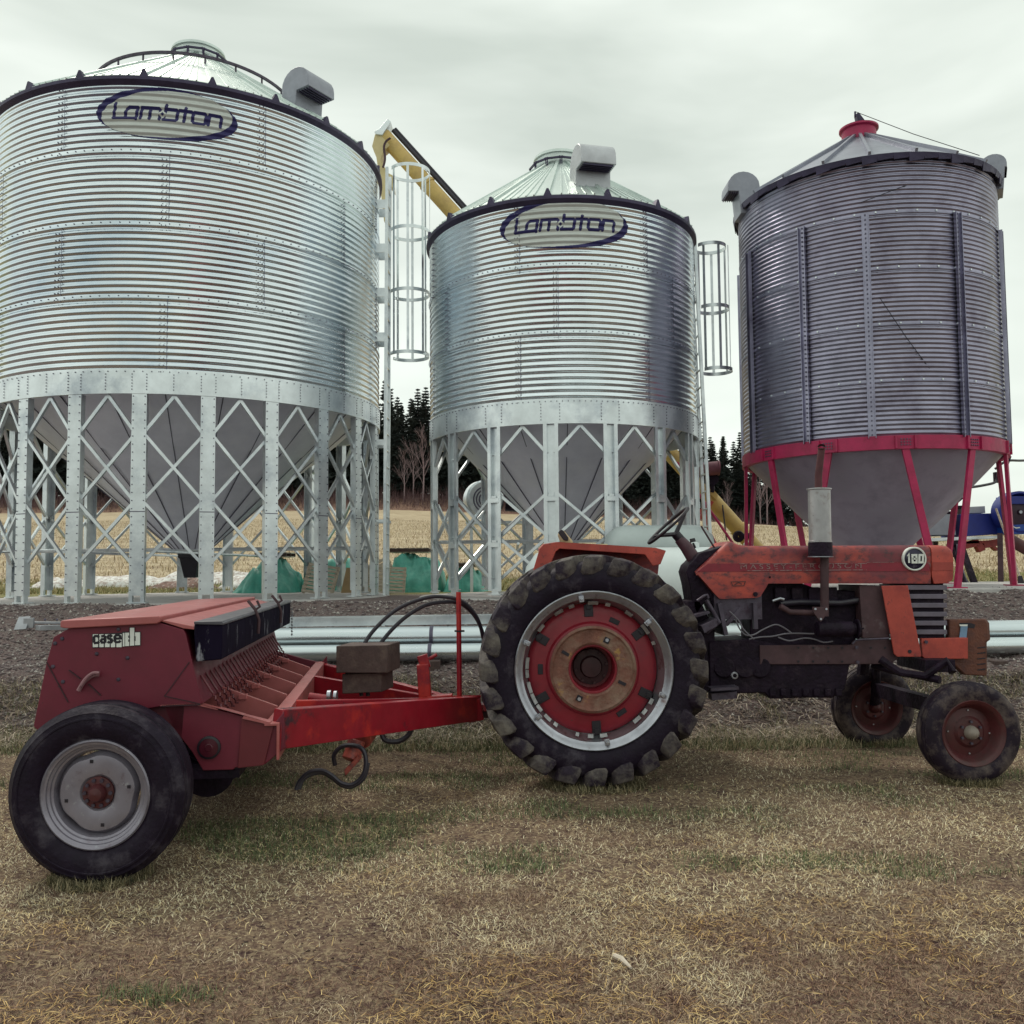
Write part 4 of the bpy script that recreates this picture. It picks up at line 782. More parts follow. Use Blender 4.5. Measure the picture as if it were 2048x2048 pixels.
# ------------------------------------------------------------------ seed drill
yaw = rad(7.5); UD = V3((math.cos(yaw), math.sin(yaw), 0)); VD = V3((-math.sin(yaw), math.cos(yaw), 0)); O = V3((-1.92, 4.9, 0)); W = 3.3
D = thing('seed_drill', 'dark red seed drill with black front box, big black tyre and long red tongue', 'seed drill', (-2.2, 6.5, 0))
def dp(l, v, s=3.22, ox=0, oy=1150): return [UPL(ox+x/s, oy+y/s, O+VD*v, VD) for x, y in l]
def dw(u, v, z): return O+UD*u+VD*v+ZA*z
side = [(345, 400), (440, 345), (1035, 310), (1180, 352), (1195, 380), (1300, 830), (1240, 845), (1040, 845), (700, 900), (300, 1050), (215, 975), (300, 560)]
P = dp(side, 0)
b = MB(); b.prism([p+VD*.012 for p in P], VD*(W-.024)); fixn(b.build('hopper_body', DRED, D))
b = MB(); b.prism(P, VD*.012); sp1 = b.build('end_panel', DRED, D, bevel=.003); fixn(sp1)
b = MB(); b.prism([p+VD*(W-.012) for p in P], VD*.012); fixn(b.build('end_panel', DRED, D, bevel=.003))
for x, y in ((623, 508), (821, 534), (762, 673), (405, 688), (341, 590), (763, 350), (355, 440), (400, 410)): c = dp([(x, y)], -.002)[0]; b = MB(); b.lathe([(.011, 0), (.008, .005), (0.001, .006)], c, -VD, n=8); b.build('panel_bolt', TRG, sp1)
b = MB(); b.ribbon(dp([(300, 560), (440, 820)], -.003), .006, -VD); b.ribbon(dp([(1220, 560), (1060, 780), (1290, 830)], -.003), .005, -VD); b.ribbon(dp([(1040, 845), (1290, 835)], -.003), .006, -VD); b.build('panel_seam', mat('dark seam', (.04, .012, .02), .6), sp1)
b = MB(); b.tube(smooth(dp([(505, 745), (540, 690), (590, 650), (635, 640)], -.02)), .012, 8); b.tube(smooth(dp([(520, 715), (555, 665), (600, 632), (640, 632)], -.035)), .010, 8); b.build('depth_lever', mat('dull pink grey lever', (.30, .15, .17), .5, .2), D)
b = MB(); b.beam(*dp([(445, 612), (520, 668)], -.004), .004, .014, up=VD); b.beam(*dp([(570, 700), (650, 775)], -.004), .004, .010, up=VD); b.build('lever_slot', mat('dark slot paint', (.04, .012, .02), .6), D)
# badge  c a s e  I H
lg = MB(); lg.prism(dp([(594, 380), (786, 372), (786, 366), (832, 364), (832, 336), (868, 336), (868, 364), (907, 364), (905, 455), (596, 470)], -.004), -VD*.001)
lgo = lg.build('logo', BLK, D); fixn(lgo)
b = MB(); z_ = -.007
def rc(x0, x1, y0, y1, y2=None, y3=None): b.prism(dp([(x0, y0), (x1, y0-1), (x1, y1-1), (x0, y1)], z_), -VD*.0008)
for x0, x1 in ((598, 632), (640, 668), (676, 706), (714, 742), (750, 784)): rc(x0, x1, 382, 465)
rc(791, 802, 374, 460); rc(806, 832, 372, 458); rc(837, 865, 340, 455); rc(870, 902, 370, 452); 
fixn(b.build('logo_ground', WHT, lgo))
b = MB(); k_ = .0125
def st(l, closed=False): b.ribbon(dp(l, -.0085), k_, -VD, .0006, closed=closed)
st([(637, 402), (630, 393), (612, 393), (606, 401), (606, 430), (612, 438), (632, 436), (637, 428)])
st([(652, 396), (668, 392), (678, 398), (678, 436)]); st([(678, 412), (656, 414), (650, 422), (656, 435), (678, 434)])
st([(722, 398), (714, 390), (700, 390), (694, 398), (698, 408), (718, 414), (722, 424), (716, 433), (700, 434), (693, 427)])
st([(738, 410), (776, 408), (774, 394), (764, 387), (746, 389), (738, 398), (739, 424), (748, 433), (768, 431), (776, 422)])
st([(826, 398), (837, 397)]); st([(826, 422), (837, 421)]); st([(864, 402), (873, 401)]); st([(864, 418), (873, 417)]); b.build('lettering', BLK, lgo)
# lid
def across(l0, v0, v1): return
lid = [(400, 300), (410, 290), (1030, 262), (1045, 268), (1040, 300), (1020, 312), (440, 343), (400, 335)]
b = MB(); b.prism([p-VD*.03 for p in dp(lid, 0)], VD*(W+.05)); fixn(b.build('lid', DLID, D, bevel=.006))
b = MB(); b.prism([p for p in dp([(1040, 300), (1180, 345), (1250, 352), (1250, 332), (1055, 290)], 0)], VD*W)
for i in range(9): b.beam(dw(.01, .2+i*.37, P[2].z-.005), dw(.01, .26+i*.37, P[2].z-.005), .03, .012)
fixn(b.build('fertiliser_lid', DLID, D, bevel=.003))
# black front box
bx = [(1250, 305), (1425, 300), (1432, 330), (1432, 440), (1425, 545), (1300, 555), (1262, 560), (1250, 400)]
b = MB(); b.prism(dp(bx, .0), VD*(W-.02)); fixn(b.build('front_box', DBLK, D, bevel=.006))
b = MB(); b.prism(dp([(1248, 300), (1428, 298), (1440, 312), (1438, 322), (1250, 318)], -.01), VD*W); fixn(b.build('front_box_lid', mat('dusty black lid', (.07, .065, .08), .4, 0, .25, 5.), D, bevel=.003))
for v in (1.15, 2.35):
    b = MB(); c = dp([(1438, 320)], 0)[0]+VD*v; b.tube([c+V3((-.05, 0, .09)), c+V3((.0, 0, .03)), c+V3((.025, 0, -.04)), c+V3((.02, 0, -.13))], .011, 8); b.tube([c+V3((.0, 0, .03)), c+V3((.03, 0, .05)), c+V3((.01, 0, .09))], .009, 6); b.build('box_latch', TRB, D)
b = MB(); c = dp([(1438, 330)], 0)[0]+VD*(W-.12)
for i in range(9): b.box(c+V3((.02, 0, -.05-i*.028)), (.012, .012, .02), (V3((1, 0, .5)).normalized(), YA, V3((-.5, 0, 1)).normalized()) if i % 2 else None)
b.build('chain', SILV, D)
# frame below
low = [(1040, 845), (1250, 838), (1400, 872), (1560, 915), (1740, 955), (1765, 960), (1825, 885), (1825, 900), (1830, 1120), (1705, 1225), (1510, 1248), (1495, 1262), (1300, 1268), (1230, 1150), (1100, 980)]
b = MB(); b.prism([p+VD*.03 for p in dp(low, 0)], VD*.03); ef = b.build('end_frame', DRED, D, bevel=.004); fixn(ef)
b = MB(); b.prism([p+VD*(W-.06) for p in dp(low, 0)], VD*.03); fixn(b.build('end_frame', DRED, D, bevel=.004))
b = MB(); b.prism(dp([(1030, 845), (1250, 836), (1400, 868), (1410, 860), (1570, 905), (1560, 925), (1738, 965), (1740, 950), (1250, 826), (1040, 835)], .0), VD*.07); fixn(b.build('frame_flange', DLID, D))
b = MB(); b.prism(dp([(1555, 918), (1740, 958), (1765, 962), (1700, 1225), (1530, 1245)], .018), VD*.012); fixn(b.build('gusset_plate', mat('darker gusset red', (.13, .014, .022), .5, 0, .15, 5.), ef, bevel=.003))
b = MB(); c = dp([(1347, 1110)], .026)[0]; b.lathe([(.062, 0), (.062, .012), (.05, .016)], c, -VD, n=28); b.lathe([(.05, .014), (.02, .016), (.018, .018), (0.001, .018)], c, -VD, n=28, mi=1); b.build('reflector', [BLK, mat('dirty red reflector', (.07, .01, .02), .25)], ef)
n0 = dp([(1738, 955)], 0)[0]; uf = (n0-O).dot(UD); zf = n0.z
b = MB(); b.prism([dw(uf-.03, 0, zf), dw(uf+.05, 0, zf+.0), dw(uf+.05, 0, zf-.20), dw(uf+.035, 0, zf-.20), dw(uf+.035, 0, zf-.015), dw(uf-.03, 0, zf-.015)], VD*W); fixn(b.build('cross_beam', DLID, D, bevel=.003))
for v in (.55, 1.05, 1.6, 2.1, 2.7):
    b = MB(); b.prism([dw(.16, v, .86), dw(uf-.03, v, zf+.012), dw(uf-.03, v, zf-.10), dw(.10, v, .70)], VD*.025); b.box(dw(.36, v+.012, .765), (.05, .06, .03), (UD, VD, ZA)); b.build('frame_bar', DLID, D, bevel=.003)
b = MB(); b.prism([dw(.0, 0.03, 1.02), dw(.14, .03, .86), dw(.12, .03, .60), dw(-.2, .03, .50), dw(-.2, .03, 1.0)], VD*(W-.06)); fixn(b.build('seed_meter_housing', mat('deep recess red', (.07, .008, .016), .55, 0, .3, 6.), D))  # darker red than the hopper body, below the front box
for i in range(24):
    v = .12+i*.13; b = MB(); p = dw(.20, v, .95); q2 = dw(.34, v-.02, .735); pts = []
    for k in range(24):
        t = k/23; c = p.lerp(q2, t); a = k*PI*.8; w__ = max(0, min(1, (t-.35)*3)); pts.append(c+VD*math.cos(a)*.010*w__+V3((.6, 0, .6))*math.sin(a)*.009*w__)
    b.tube(pts, .007, 5); b.build('feed_tube', mat('dusty red tube', (.15, .04, .05), .5) if i == 0 else bpy.data.materials['dusty red tube'], D)
for i in range(12):
    v = .25+i*.25; b = MB(); c = dw(.22, v, .40); b.lathe([(.15, -.004), (.15, .004), (.03, .012), (.03, -.012), (.15, -.004)], c, VD, n=24); b.beam(c, dw(.0, v, .55), .03, .05, up=VD); b.build('disc_opener', TRD, D)
b = MB(); b.tube([dw(-.25, .05, .47), dw(-.25, W-.05, .47)], .05, 10); b.beam(dw(.0, .1, .47), dw(.0, W-.1, .47), .1, .1); b.box(dw(.05, W/2, .42), (.75, W-.1, .05), (UD, VD, ZA)); b.build('axle_beam', TRD, D)
# drill wheels
def drill_wheel(c, ax, near):
    b = MB(); pr = [(.255, .105), (.268, .118), (.272, .124), (.278, .122), (.29, .133), (.32, .146), (.35, .150), (.372, .148), (.375, .152), (.382, .151), (.384, .145), (.40, .138), (.405, .139), (.409, .133), (.432, .105), (.437, .10), (.437, .065), (.430, .060), (.430, .05), (.440, .045), (.440, -.045), (.430, -.05), (.430, -.06), (.437, -.065), (.437, -.1), (.40, -.138), (.35, -.15), (.29, -.135), (.255, -.105), (.245, -.1), (.245, .1), (.255, .105)]
    b.lathe(pr, c, ax, n=96, ref=(1, 0, 0)); t = b.build('tyre', RUBB, D, ang=40); fixn(t)
    b = MB(); b.lathe([(.25, .10), (.272, .125), (.264, .132), (.255, .122), (.246, .118), (.243, .108), (.232, .10), (.228, .09), (.218, .085), (.205, .05), (.20, -.05), (.25, -.12), (.268, -.13)], c, ax, n=80, ref=(1, 0, 0))
    rm = b.build('rim', SILV if not near else mat('silver painted rim', (.27, .25, .30), .36, .45, .14, 6., c2=(.16, .12, .15), f2=(.55, .7), s2=9., c3=(.36, .36, .40), f3=(.6, .66), s3=24.), D, ang=22); fixn(rm)
    X = V3((1, 0, 0)); Z = Vector(ax).normalized(); Y2 = Z.cross(X); b = MB(); vs = [c+Z*.062]; k = 80
    def rr(a): return .207-.013*(.5+.5*math.cos(3*a+.6))**6
    for lv, (f, h) in enumerate(((.30, .062), (.36, .058), (.44, .075), (.70, .085), (.90, .080), (.97, .055), (1., .04))):
        for j in range(k): a = 2*PI*j/k; vs.append(c+(X*math.cos(a)+Y2*math.sin(a))*rr(a)*f+Z*h)
    fs = [(0, 1+j, 1+(j+1) % k) for j in range(k)]
    for l in range(6):
        for j in range(k): fs.append((1+l*k+j, 1+(l+1)*k+j, 1+(l+1)*k+(j+1) % k, 1+l*k+(j+1) % k))
    b.add(vs, fs); dsk = b.build('wheel_disc', rm.data.materials[0], D, ang=30); fixn(dsk)
    b = MB()
    for x, y in ((657, 1204), (853, 1329), (719, 1524), (522, 1400)):
        a = math.atan2(-(y-1360), x-690); b.box(c+(X*math.cos(a)+V3((0, 0, 1))*math.sin(a))*.158+Z*.082, (.016, .01, .016), (X, Z, ZA))
    b.build('disc_hole', BLK, dsk)
    b = MB(); b.lathe([(.080, .062), (.078, .078), (.046, .082), (.044, .10), (.032, .125), (0.001, .132)], c, ax, n=32, ref=(1, 0, 0)); hb = b.build('hub', REDF, D); fixn(hb)
    b = MB()
    for j in range(10): a = 2*PI*j/10; p = c+(X*math.cos(a)+Y2*math.sin(a))*.064+Z*.076; b.tube([p, p+Z*.014], .010, 6)
    b.build('wheel_bolt', TRG, hb)
    return rm
wc = U(206, 1571, 4.63); zc_ = .43; wc = V3((wc.x, 4.63, zc_)); drill_wheel(wc, -VD, True); drill_wheel(wc+VD*(W+.75), VD, False)
b = MB(); b.tube([wc+VD*.02, wc+VD*.45], .035, 12); b.tube([wc+VD*(W+.3), wc+VD*(W+.72)], .035, 12); b.build('stub_axle', TRD, D)
b = MB(); b.beam(dw(-.62, .25, .56), dw(-.62, W-.1, .56), .05, .12); b.build('rear_bar', DRED, D)
# tongue
def rib(tA, bA, tB, bB, th, m, name='tongue_beam'):
    tA, bA, tB, bB = map(V3, (tA, bA, tB, bB)); n = (tB-tA).cross(bA-tA).normalized()
    if n.y < 0: n = -n
    b = MB(); b.prism([tA, tB, bB, bA], n*th); o = b.build(name, m, D, bevel=.005); return fixn(o)
Ts, Bs = U(567, 1419, 5.02), U(557, 1500, 5.0); Te, Be = U(962, 1393, 6.88), U(962, 1441, 6.88); t3 = U(905, 1397, 6.62); 
rib(Ts, Bs, Te, Be, .07, BRED)
fs_ = dw(uf+.03, W-.1, zf-.01); rib(fs_, fs_-ZA*.18, U(905, 1396, 7.05), U(905, 1396, 7.05)-ZA*.14, .06, BRED)
ms = dw(uf+.03, .85, zf+.0); rib(ms, ms-ZA*.16, U(880, 1396, 6.72), U(880, 1396, 6.72)-ZA*.12, .05, BRED)
ms = dw(uf+.03, 2.2, zf+.0); rib(ms, ms-ZA*.16, U(890, 1398, 6.95), U(890, 1398, 6.95)-ZA*.12, .05, BRED)
b = MB(); b.prism([U(880, 1392, 6.72), U(962, 1390, 6.86), U(962, 1390, 7.1), U(880, 1392, 7.1)], (0, 0, -.02)); b.prism([U(905, 1405, 6.78), U(960, 1398, 6.84), U(968, 1440, 6.85), U(940, 1446, 6.82), U(905, 1432, 6.78)], (0, .05, 0)); b.box((-.26, 6.96, .47), (.22, .14, .05)); fixn(b.build('hitch', BRED, D, bevel=.004))
b = MB(); b.beam(U(851, 1400, 6.75), U(846, 1328, 6.75), .09, .085, up=YA); b.beam(U(838, 1326, 6.75), U(858, 1320, 6.75), .10, .04, up=YA); b.tube([U(858, 1318, 6.75), U(874, 1309, 6.75)], .014, 8); b.beam(U(855, 1396, 6.74), U(905, 1392, 6.74), .10, .03); fixn(b.build('jack_stand', BRED, D, bevel=.005))
b = MB(); b.tube([U(919, 1394, 6.8), U(917, 1184, 6.8)], .019, 12); b.build('hose_pole', BRED, D)
b = MB(); b.tube([U(909, 1262, 6.8), U(929, 1262, 6.8)], .008, 6); b.lathe([(.025, -.006), (.025, .006), (.015, .006), (.015, -.006), (.025, -.006)], U(919, 1262, 6.8), ZA, n=16); b.build('pole_collar', BLK, D)
def hose(l, Y, r=.015): 
    b = MB(); pts = [U(x, y, Y if not hasattr(Y, '__len__') else Y[0]+(Y[1]-Y[0])*i/(len(l)-1)) for i, (x, y) in enumerate(l)]; b.tube(smooth(pts, 8), r, 8); b.build('hydraulic_hose', BLKR, D)
hose([(723, 1392), (718, 1350), (724, 1300), (748, 1260), (795, 1218), (850, 1196), (890, 1194), (925, 1203), (948, 1226), (960, 1250), (966, 1275)], (6.62, 6.95))
hose([(736, 1392), (735, 1345), (752, 1300), (795, 1248), (845, 1213), (890, 1204), (922, 1208), (948, 1230), (964, 1262), (968, 1290)], (6.66, 6.99))
hose([(762, 1462), (770, 1480), (795, 1483), (815, 1472), (825, 1455)], 6.4, .018)
hose([(592, 1580), (600, 1562), (618, 1545), (642, 1541), (662, 1550), (682, 1566), (705, 1569), (725, 1552), (732, 1525), (726, 1500), (708, 1491), (684, 1493), (668, 1510), (670, 1530)], (5.6, 5.75), .014)
hose([(598, 1578), (606, 1560), (622, 1549), (645, 1546), (664, 1556), (684, 1571), (705, 1573), (728, 1556), (737, 1525)], (5.62, 5.78), .012)
b = MB(); b.tube([U(714, 1480, 5.8), U(706, 1505, 5.78), U(700, 1520, 5.76)], .055, 14); b.prism([U(688, 1540, 5.7), U(716, 1512, 5.7), U(719, 1522, 5.7), U(690, 1553, 5.7)], (0, .10, 0)); b.tube([U(722, 1478, 5.85), U(735, 1462, 5.95)], .07, 12); fixn(b.build('parking_jack', mat('orange red jack', (.36, .07, .05), .5, 0, .2, 9., c2=(.16, .04, .04), f2=(.45, .6), s2=14.), D, bevel=.004))
b = MB(); b.tube([U(618, 1395, 6.3), U(655, 1400, 6.3)], .035, 12); b.tube([U(655, 1392, 6.3), U(662, 1392, 6.3)], .04, 12, mi=1); b.tube([U(668, 1393, 6.3), U(674, 1393, 6.3)], .04, 12, mi=1); b.build('hydraulic_cylinder', [BRED, SILV], D)
o = None
for l, Y, h_, lab in (([(672, 1292), (690, 1289), (775, 1290), (775, 1346), (672, 1346)], 6.45, .32, 'brown timber block on top of another on the red tongue'), ([(684, 1348), (762, 1346), (764, 1384), (684, 1388)], 6.5, .26, 'smaller dark timber block lying under the brown block on the tongue')):
    c = U((l[0][0]+l[2][0])/2, l[2][1], Y); b = MB(); b.prism(PL([(l[0][0], l[0][1]+2), (l[2][0], l[2][1]), l[3 if len(l) > 4 else 2], l[-1]], Y), (0, h_, 0)) if False else None
    P4 = PL(l if len(l) == 4 else [l[0], l[2], l[3], l[4]], Y); b = MB(); b.prism(P4, V3((.05, h_, 0))); o = b.build('timber_block', BLOCKW, bevel=.006); fixn(o); tag(o, lab, 'timber block', 'timber blocks on the tongue')
# ------------------------------------------------------------------ pipes, tank, auger, tarps, pallets
def gz(x, y): return hz(x, y)
def pipe(label, x0, x1, y, r_, z, name='steel_pipe', cat='pipe', m=GALV2, dy=0.):
    b = MB(); A, Bq = V3((x0, y, z)), V3((x1, y+dy, z)); b.tube([A, Bq], r_, 32, cap=False); b.tube([A+V3((.01, 0, 0)), Bq-V3((.01, 0, 0))], r_*.94, 32, cap=False); b.tube([A+XA*.3, A+XA*.31], r_*.93, 24, mi=1); b.tube([Bq-XA*.3, Bq-XA*.31], r_*.93, 24, mi=1)
    x = x0+2.1
    while x < x1: b.lathe([(r_, -.02), (r_+.008, -.02), (r_+.008, .02), (r_, .02)], (x, y+dy*(x-x0)/(x1-x0), z), (1, 0, 0), n=32, mi=1); x += 2.6
    o = b.build(name, [PIPEM, BOLT]); return tag(o, label, cat, 'galvanised pipes lying behind the tractor')
PIPEM = mat('shiny galvanised pipe', (.66, .72, .74), .30, .9, .08, 2., stretch=(.3, 1, 1), c2=(.5, .56, .62), f2=(.55, .8), s2=1.)
YP = 9.75
def pz(px, py, Y): return U(px, py, Y).z
zt1 = pz(750, 1256, YP+.22); zb1 = pz(750, 1294, YP+.22); zt2 = pz(750, 1291, YP); zb2 = pz(750, 1322, YP)
pipe('widest long galvanised pipe, lying just above the lowest one behind the tongue', -3.0, 6.2, YP+.22, (zt1-zb1)/2*1.08, (zt1+zb1)/2, dy=.3)
pipe('lowest and nearest galvanised pipe, resting on small timbers behind the tongue', -3.0, 6.3, YP, (zt2-zb2)/2*1.1, (zt2+zb2)/2, dy=.3)
b = MB(); za = pz(750, 1236, YP+.5); zb = pz(750, 1253, YP+.5); A, Bq = V3((-3.1, YP+.52, (za+zb)/2)), V3((3.4, YP+.72, (za+zb)/2+.03)); b.beam(A, Bq, .02, za-zb); b.beam(A+V3((0, .08, .05)), Bq+V3((0, .08, .05)), .16, .012)
for i in range(6): c = A.lerp(Bq, (i+.5)/6); b.beam(c-V3((0, .014, .055)), c+V3((0, -.014, .055)), .02, .03, up=XA)
tag(b.build('steel_channel', GALV2), 'long flat galvanised channel lying behind the two round pipes', 'steel channel', 'galvanised pipes lying behind the tractor')
b = MB(); b.beam(U(55, 1245, 9.2), U(160, 1246, 9.5), .14, .02); b.beam(U(75, 1256, 9.1), U(150, 1254, 9.4), .10, .05); b.beam(U(40, 1260, 9.1), U(50, 1234, 9.2), .12, .02, up=YA); b.beam(U(58, 1256, 9.15), U(58, 1236, 9.15), .10, .03, up=YA)
for i in range(3): b.tube([U(90+i*24, 1240, 9.2), U(90+i*24, 1239, 9.1)], .012, 6, mi=1)
tag(b.build('steel_offcut', [mat('dull offcut steel', (.36, .37, .40), .5, .7, .2, 5.), BOLT], bevel=.003), 'short galvanised beam offcut on the ground left of the drill', 'steel beam')
for px, lab in ((868, 'small timber under the lowest pipe near the red pole'), (1990, 'small timber under the lowest pipe at the far right')):
    p = U(px, 1328, YP-.02); b = MB(); b.box((p.x, YP, p.z-.01), (.14, .3, .11)); tag(b.build('support_timber', BLOCKW, bevel=.006), lab, 'timber')
# tanks
tz = pz(1390, 1168, 10.6); tr = (pz(1390, 1092, 10.6)-pz(1390, 1240, 10.6))/2
T = thing('fuel_tank', 'large pale horizontal tank standing between the tractor and the middle bin', 'tank', (1.7, 10.6, hz(1.7, 10.6)), 'pale tanks')
b = MB(); h_ = 1.35; pr = [(0.001, -h_-.28), (tr*.5, -h_-.24), (tr*.85, -h_-.13), (tr, -h_), (tr, h_-.0), (tr*.85, h_+.13), (tr*.5, h_+.24), (0.001, h_+.28)]; b.lathe(pr, (1.75, 10.6, tz), (1, 0, 0), n=56); fixn(b.build('shell', TANK, T, ang=60))
b = MB()
for s in (-.8, .9): b.box((1.75+s, 10.6, tz-tr-.05), (.12, .7, .2)); b.box((1.75+s, 10.6, (hz(1.7, 10.6)+tz-tr)/2), (.1, .5, max(.1, tz-tr-hz(1.7, 10.6))))
b.build('cradle', TRG, T); b = MB(); b.lathe([(.10, -.02), (.10, .05), (.0, .08)], (2.1, 10.6, tz+tr), n=20); b.build('valve_dome', TANK, T)
T = thing('fuel_tank', 'smaller grey rounded tank behind the pale one, seen under the steering wheel', 'tank', (1.9, 12., hz(1.9, 12.)), 'pale tanks')
c = U(1318, 1095, 12.0); b = MB(); q_ = .30; b.lathe([(0.001, -.75), (q_*.6, -.70), (q_*.92, -.58), (q_, -.45), (q_, .45), (q_*.92, .58), (q_*.6, .70), (0.001, .75)], c, (1, .0, 0), n=40); fixn(b.build('shell', mat('grey tank paint', (.42, .47, .47), .4, .2, .08, 3.), T, ang=60))
b = MB(); b.box((c.x-.3, 12., (c.z-q_+hz(1.9, 12.))/2), (.1, .4, c.z-q_-hz(1.9, 12.)+.1)); b.box((c.x+.3, 12., (c.z-q_+hz(1.9, 12.))/2), (.1, .4, c.z-q_-hz(1.9, 12.)+.1)); b.build('cradle', TRG, T)
# yellow auger
A = thing('grain_auger', 'long faded yellow auger slanting down behind the middle bin to the tractor hood', 'auger', (4.5, 19.2, 1.1))
a0, a1 = U(764, 268, 19.2), U(1540, 1128, 19.2); b = MB(); b.tube([a0, a1], .165, 24); dd = (a1-a0).normalized()
for t in np.arange(.12, 1, .2): b.lathe([(.165, -.03), (.185, -.03), (.185, .03), (.165, .03)], a0.lerp(a1, t), dd, n=24)
b.build('tube', YEL, A)
n_ = V3((dd.z, 0, -dd.x)); n_ = -n_ if n_.z < 0 else n_; b = MB(); b.tube([a0+n_*.24+dd*.1, a1+n_*.24-dd*2.8], .05, 12); b.tube([a0+n_*.30+dd*.1, a1+n_*.30-dd*2.8], .03, 8)
for t in (.1, .26, .42, .58): b.beam(a0.lerp(a1, t), a0.lerp(a1, t)+n_*.27, .04, .06, mi=1)
b.build('drive_shaft', [BLKR, GALV2], A)
b = MB(); b.prism(PL([(757, 258), (775, 237), (782, 243), (765, 270), (752, 268), (748, 262)], 19.0), (0, .4, 0)); fixn(b.build('end_cap', GALV2, A, bevel=.01))
b = MB(); b.prism(PL([(750, 268), (790, 275), (786, 285), (768, 300), (762, 320), (775, 345), (785, 350), (788, 380), (772, 358), (770, 412), (776, 440), (768, 442), (757, 345), (752, 310), (744, 292)], 19.05), (0, .3, 0)); fixn(b.build('spout', YELT, A, bevel=.01))
b = MB(); b.tube(smooth(PL([(781, 276), (772, 283), (768, 295), (770, 318), (766, 335)], 18.95)), .025, 8); b.build('cord', TRB, A)
b = MB(); b.tube([U(1395, 940, 19.0), U(1435, 936, 19.0)], .145, 20); b.tube([U(1435, 936, 19.), U(1438, 936, 19.)], .16, 20); eng = b.build('engine', mat('dusty maroon drum', (.16, .05, .07), .55, 0, .2, 6.), A)
b = MB(); b.prism(PL([(1400, 945), (1436, 950), (1438, 962), (1425, 975), (1405, 965), (1400, 958)], 19.05), (0, .3, 0)); b.tube([U(1425, 972, 19.), U(1424, 985, 19.)], .05, 8); fixn(b.build('engine_mount', TRD, A))
b = MB(); b.prism(PL([(1424, 975), (1436, 990), (1432, 1000), (1416, 982)], 18.98), (0, .2, 0)); fixn(b.build('gearbox_bracket', YEL, A))
for p_, q_ in (((1425, 1003), (1396, 1040)), ((1420, 1010), (1404, 1080)), ((1396, 1012), (1396, 1044)), ((1412, 1015), (1395, 1025))):
    b = MB(); b.beam(U(*p_, 18.9), U(*q_, 18.9), .06, .06); b.build('undercarriage_strut', mat('salmon strut', (.50, .08, .06), .5) if not bpy.data.materials.get('salmon strut') else bpy.data.materials['salmon strut'], A)
for yy in (18.3, 20.1):
    b = MB(); p = U(1330, 880, 19.2); b.tube([V3((p.x, 19.2, p.z-.1)), V3((p.x+1.5, yy, 1.5))], .028, 8); b.build('undercarriage_leg', REDB, A)
    b = MB(); b.lathe([(.18, -.08), (.3, -.08), (.33, 0), (.3, .08), (.18, .08), (.05, .02)], (p.x+1.5, yy, 1.42), (0, 1, 0), n=28); b.build('wheel', RUBB, A)
b = MB(); b.tube([U(1445, 1010, 19.05), U(1453, 1080, 18.9)], .015, 6); b.build('crank_cable', BLK, A)
b = MB(); c = U(1477, 1073, 18.2); b.lathe([(.02, -.05), (.10, -.05), (.12, 0), (.10, .05), (.02, .05)], c, (0, -1, 0), n=20); b.tube([c+V3((.1, 0, 0)), c+V3((.3, 0, .02))], .06, 10); b.build('winch', TRD, A)
b = MB(); b.tube([U(1497, 1092, 17.5)+V3((math.cos(t)*.085, 0, math.sin(t)*.085)) for t in [2*PI*i/24 for i in range(25)]], .02, 8); b.build('white_hose_loop', WHT, A)
# fan beside the middle bin
A = thing('aeration_fan', 'grey centrifugal fan on a stand behind the legs of the middle bin', 'fan', (-.55, 18.3, 1.0))
c = U(967, 1000, 18.3); b = MB(); b.lathe([(.0, -.15), (.36, -.15), (.40, -.12), (.40, .12), (.36, .15), (.0, .15)], c, (0.35, -1, 0), n=36); fixn(b.build('housing', GALV2, A, ang=30)); 
b = MB(); 
for r_ in (.06, .12, .18, .24): b.lathe([(r_, .155), (r_+.02, .165), (r_+.03, .155)], c, (0.35, -1, 0), n=28)
b.build('intake_grille', BOLT, A); b = MB(); b.tube([c+V3((.45, 0, -.1)), c+V3((1.0, 0, -.15))], .13, 16); b.build('motor', TRD, A)
b = MB(); b.box((c.x+.35, 18.3, c.z-.47), (1.4, .5, .06)); 
for s in (-.25, .95): b.beam((c.x+s, 18.3, 1.0), (c.x+s, 18.3, c.z-.47), .06, .06)
b.build('stand', GALV2, A)
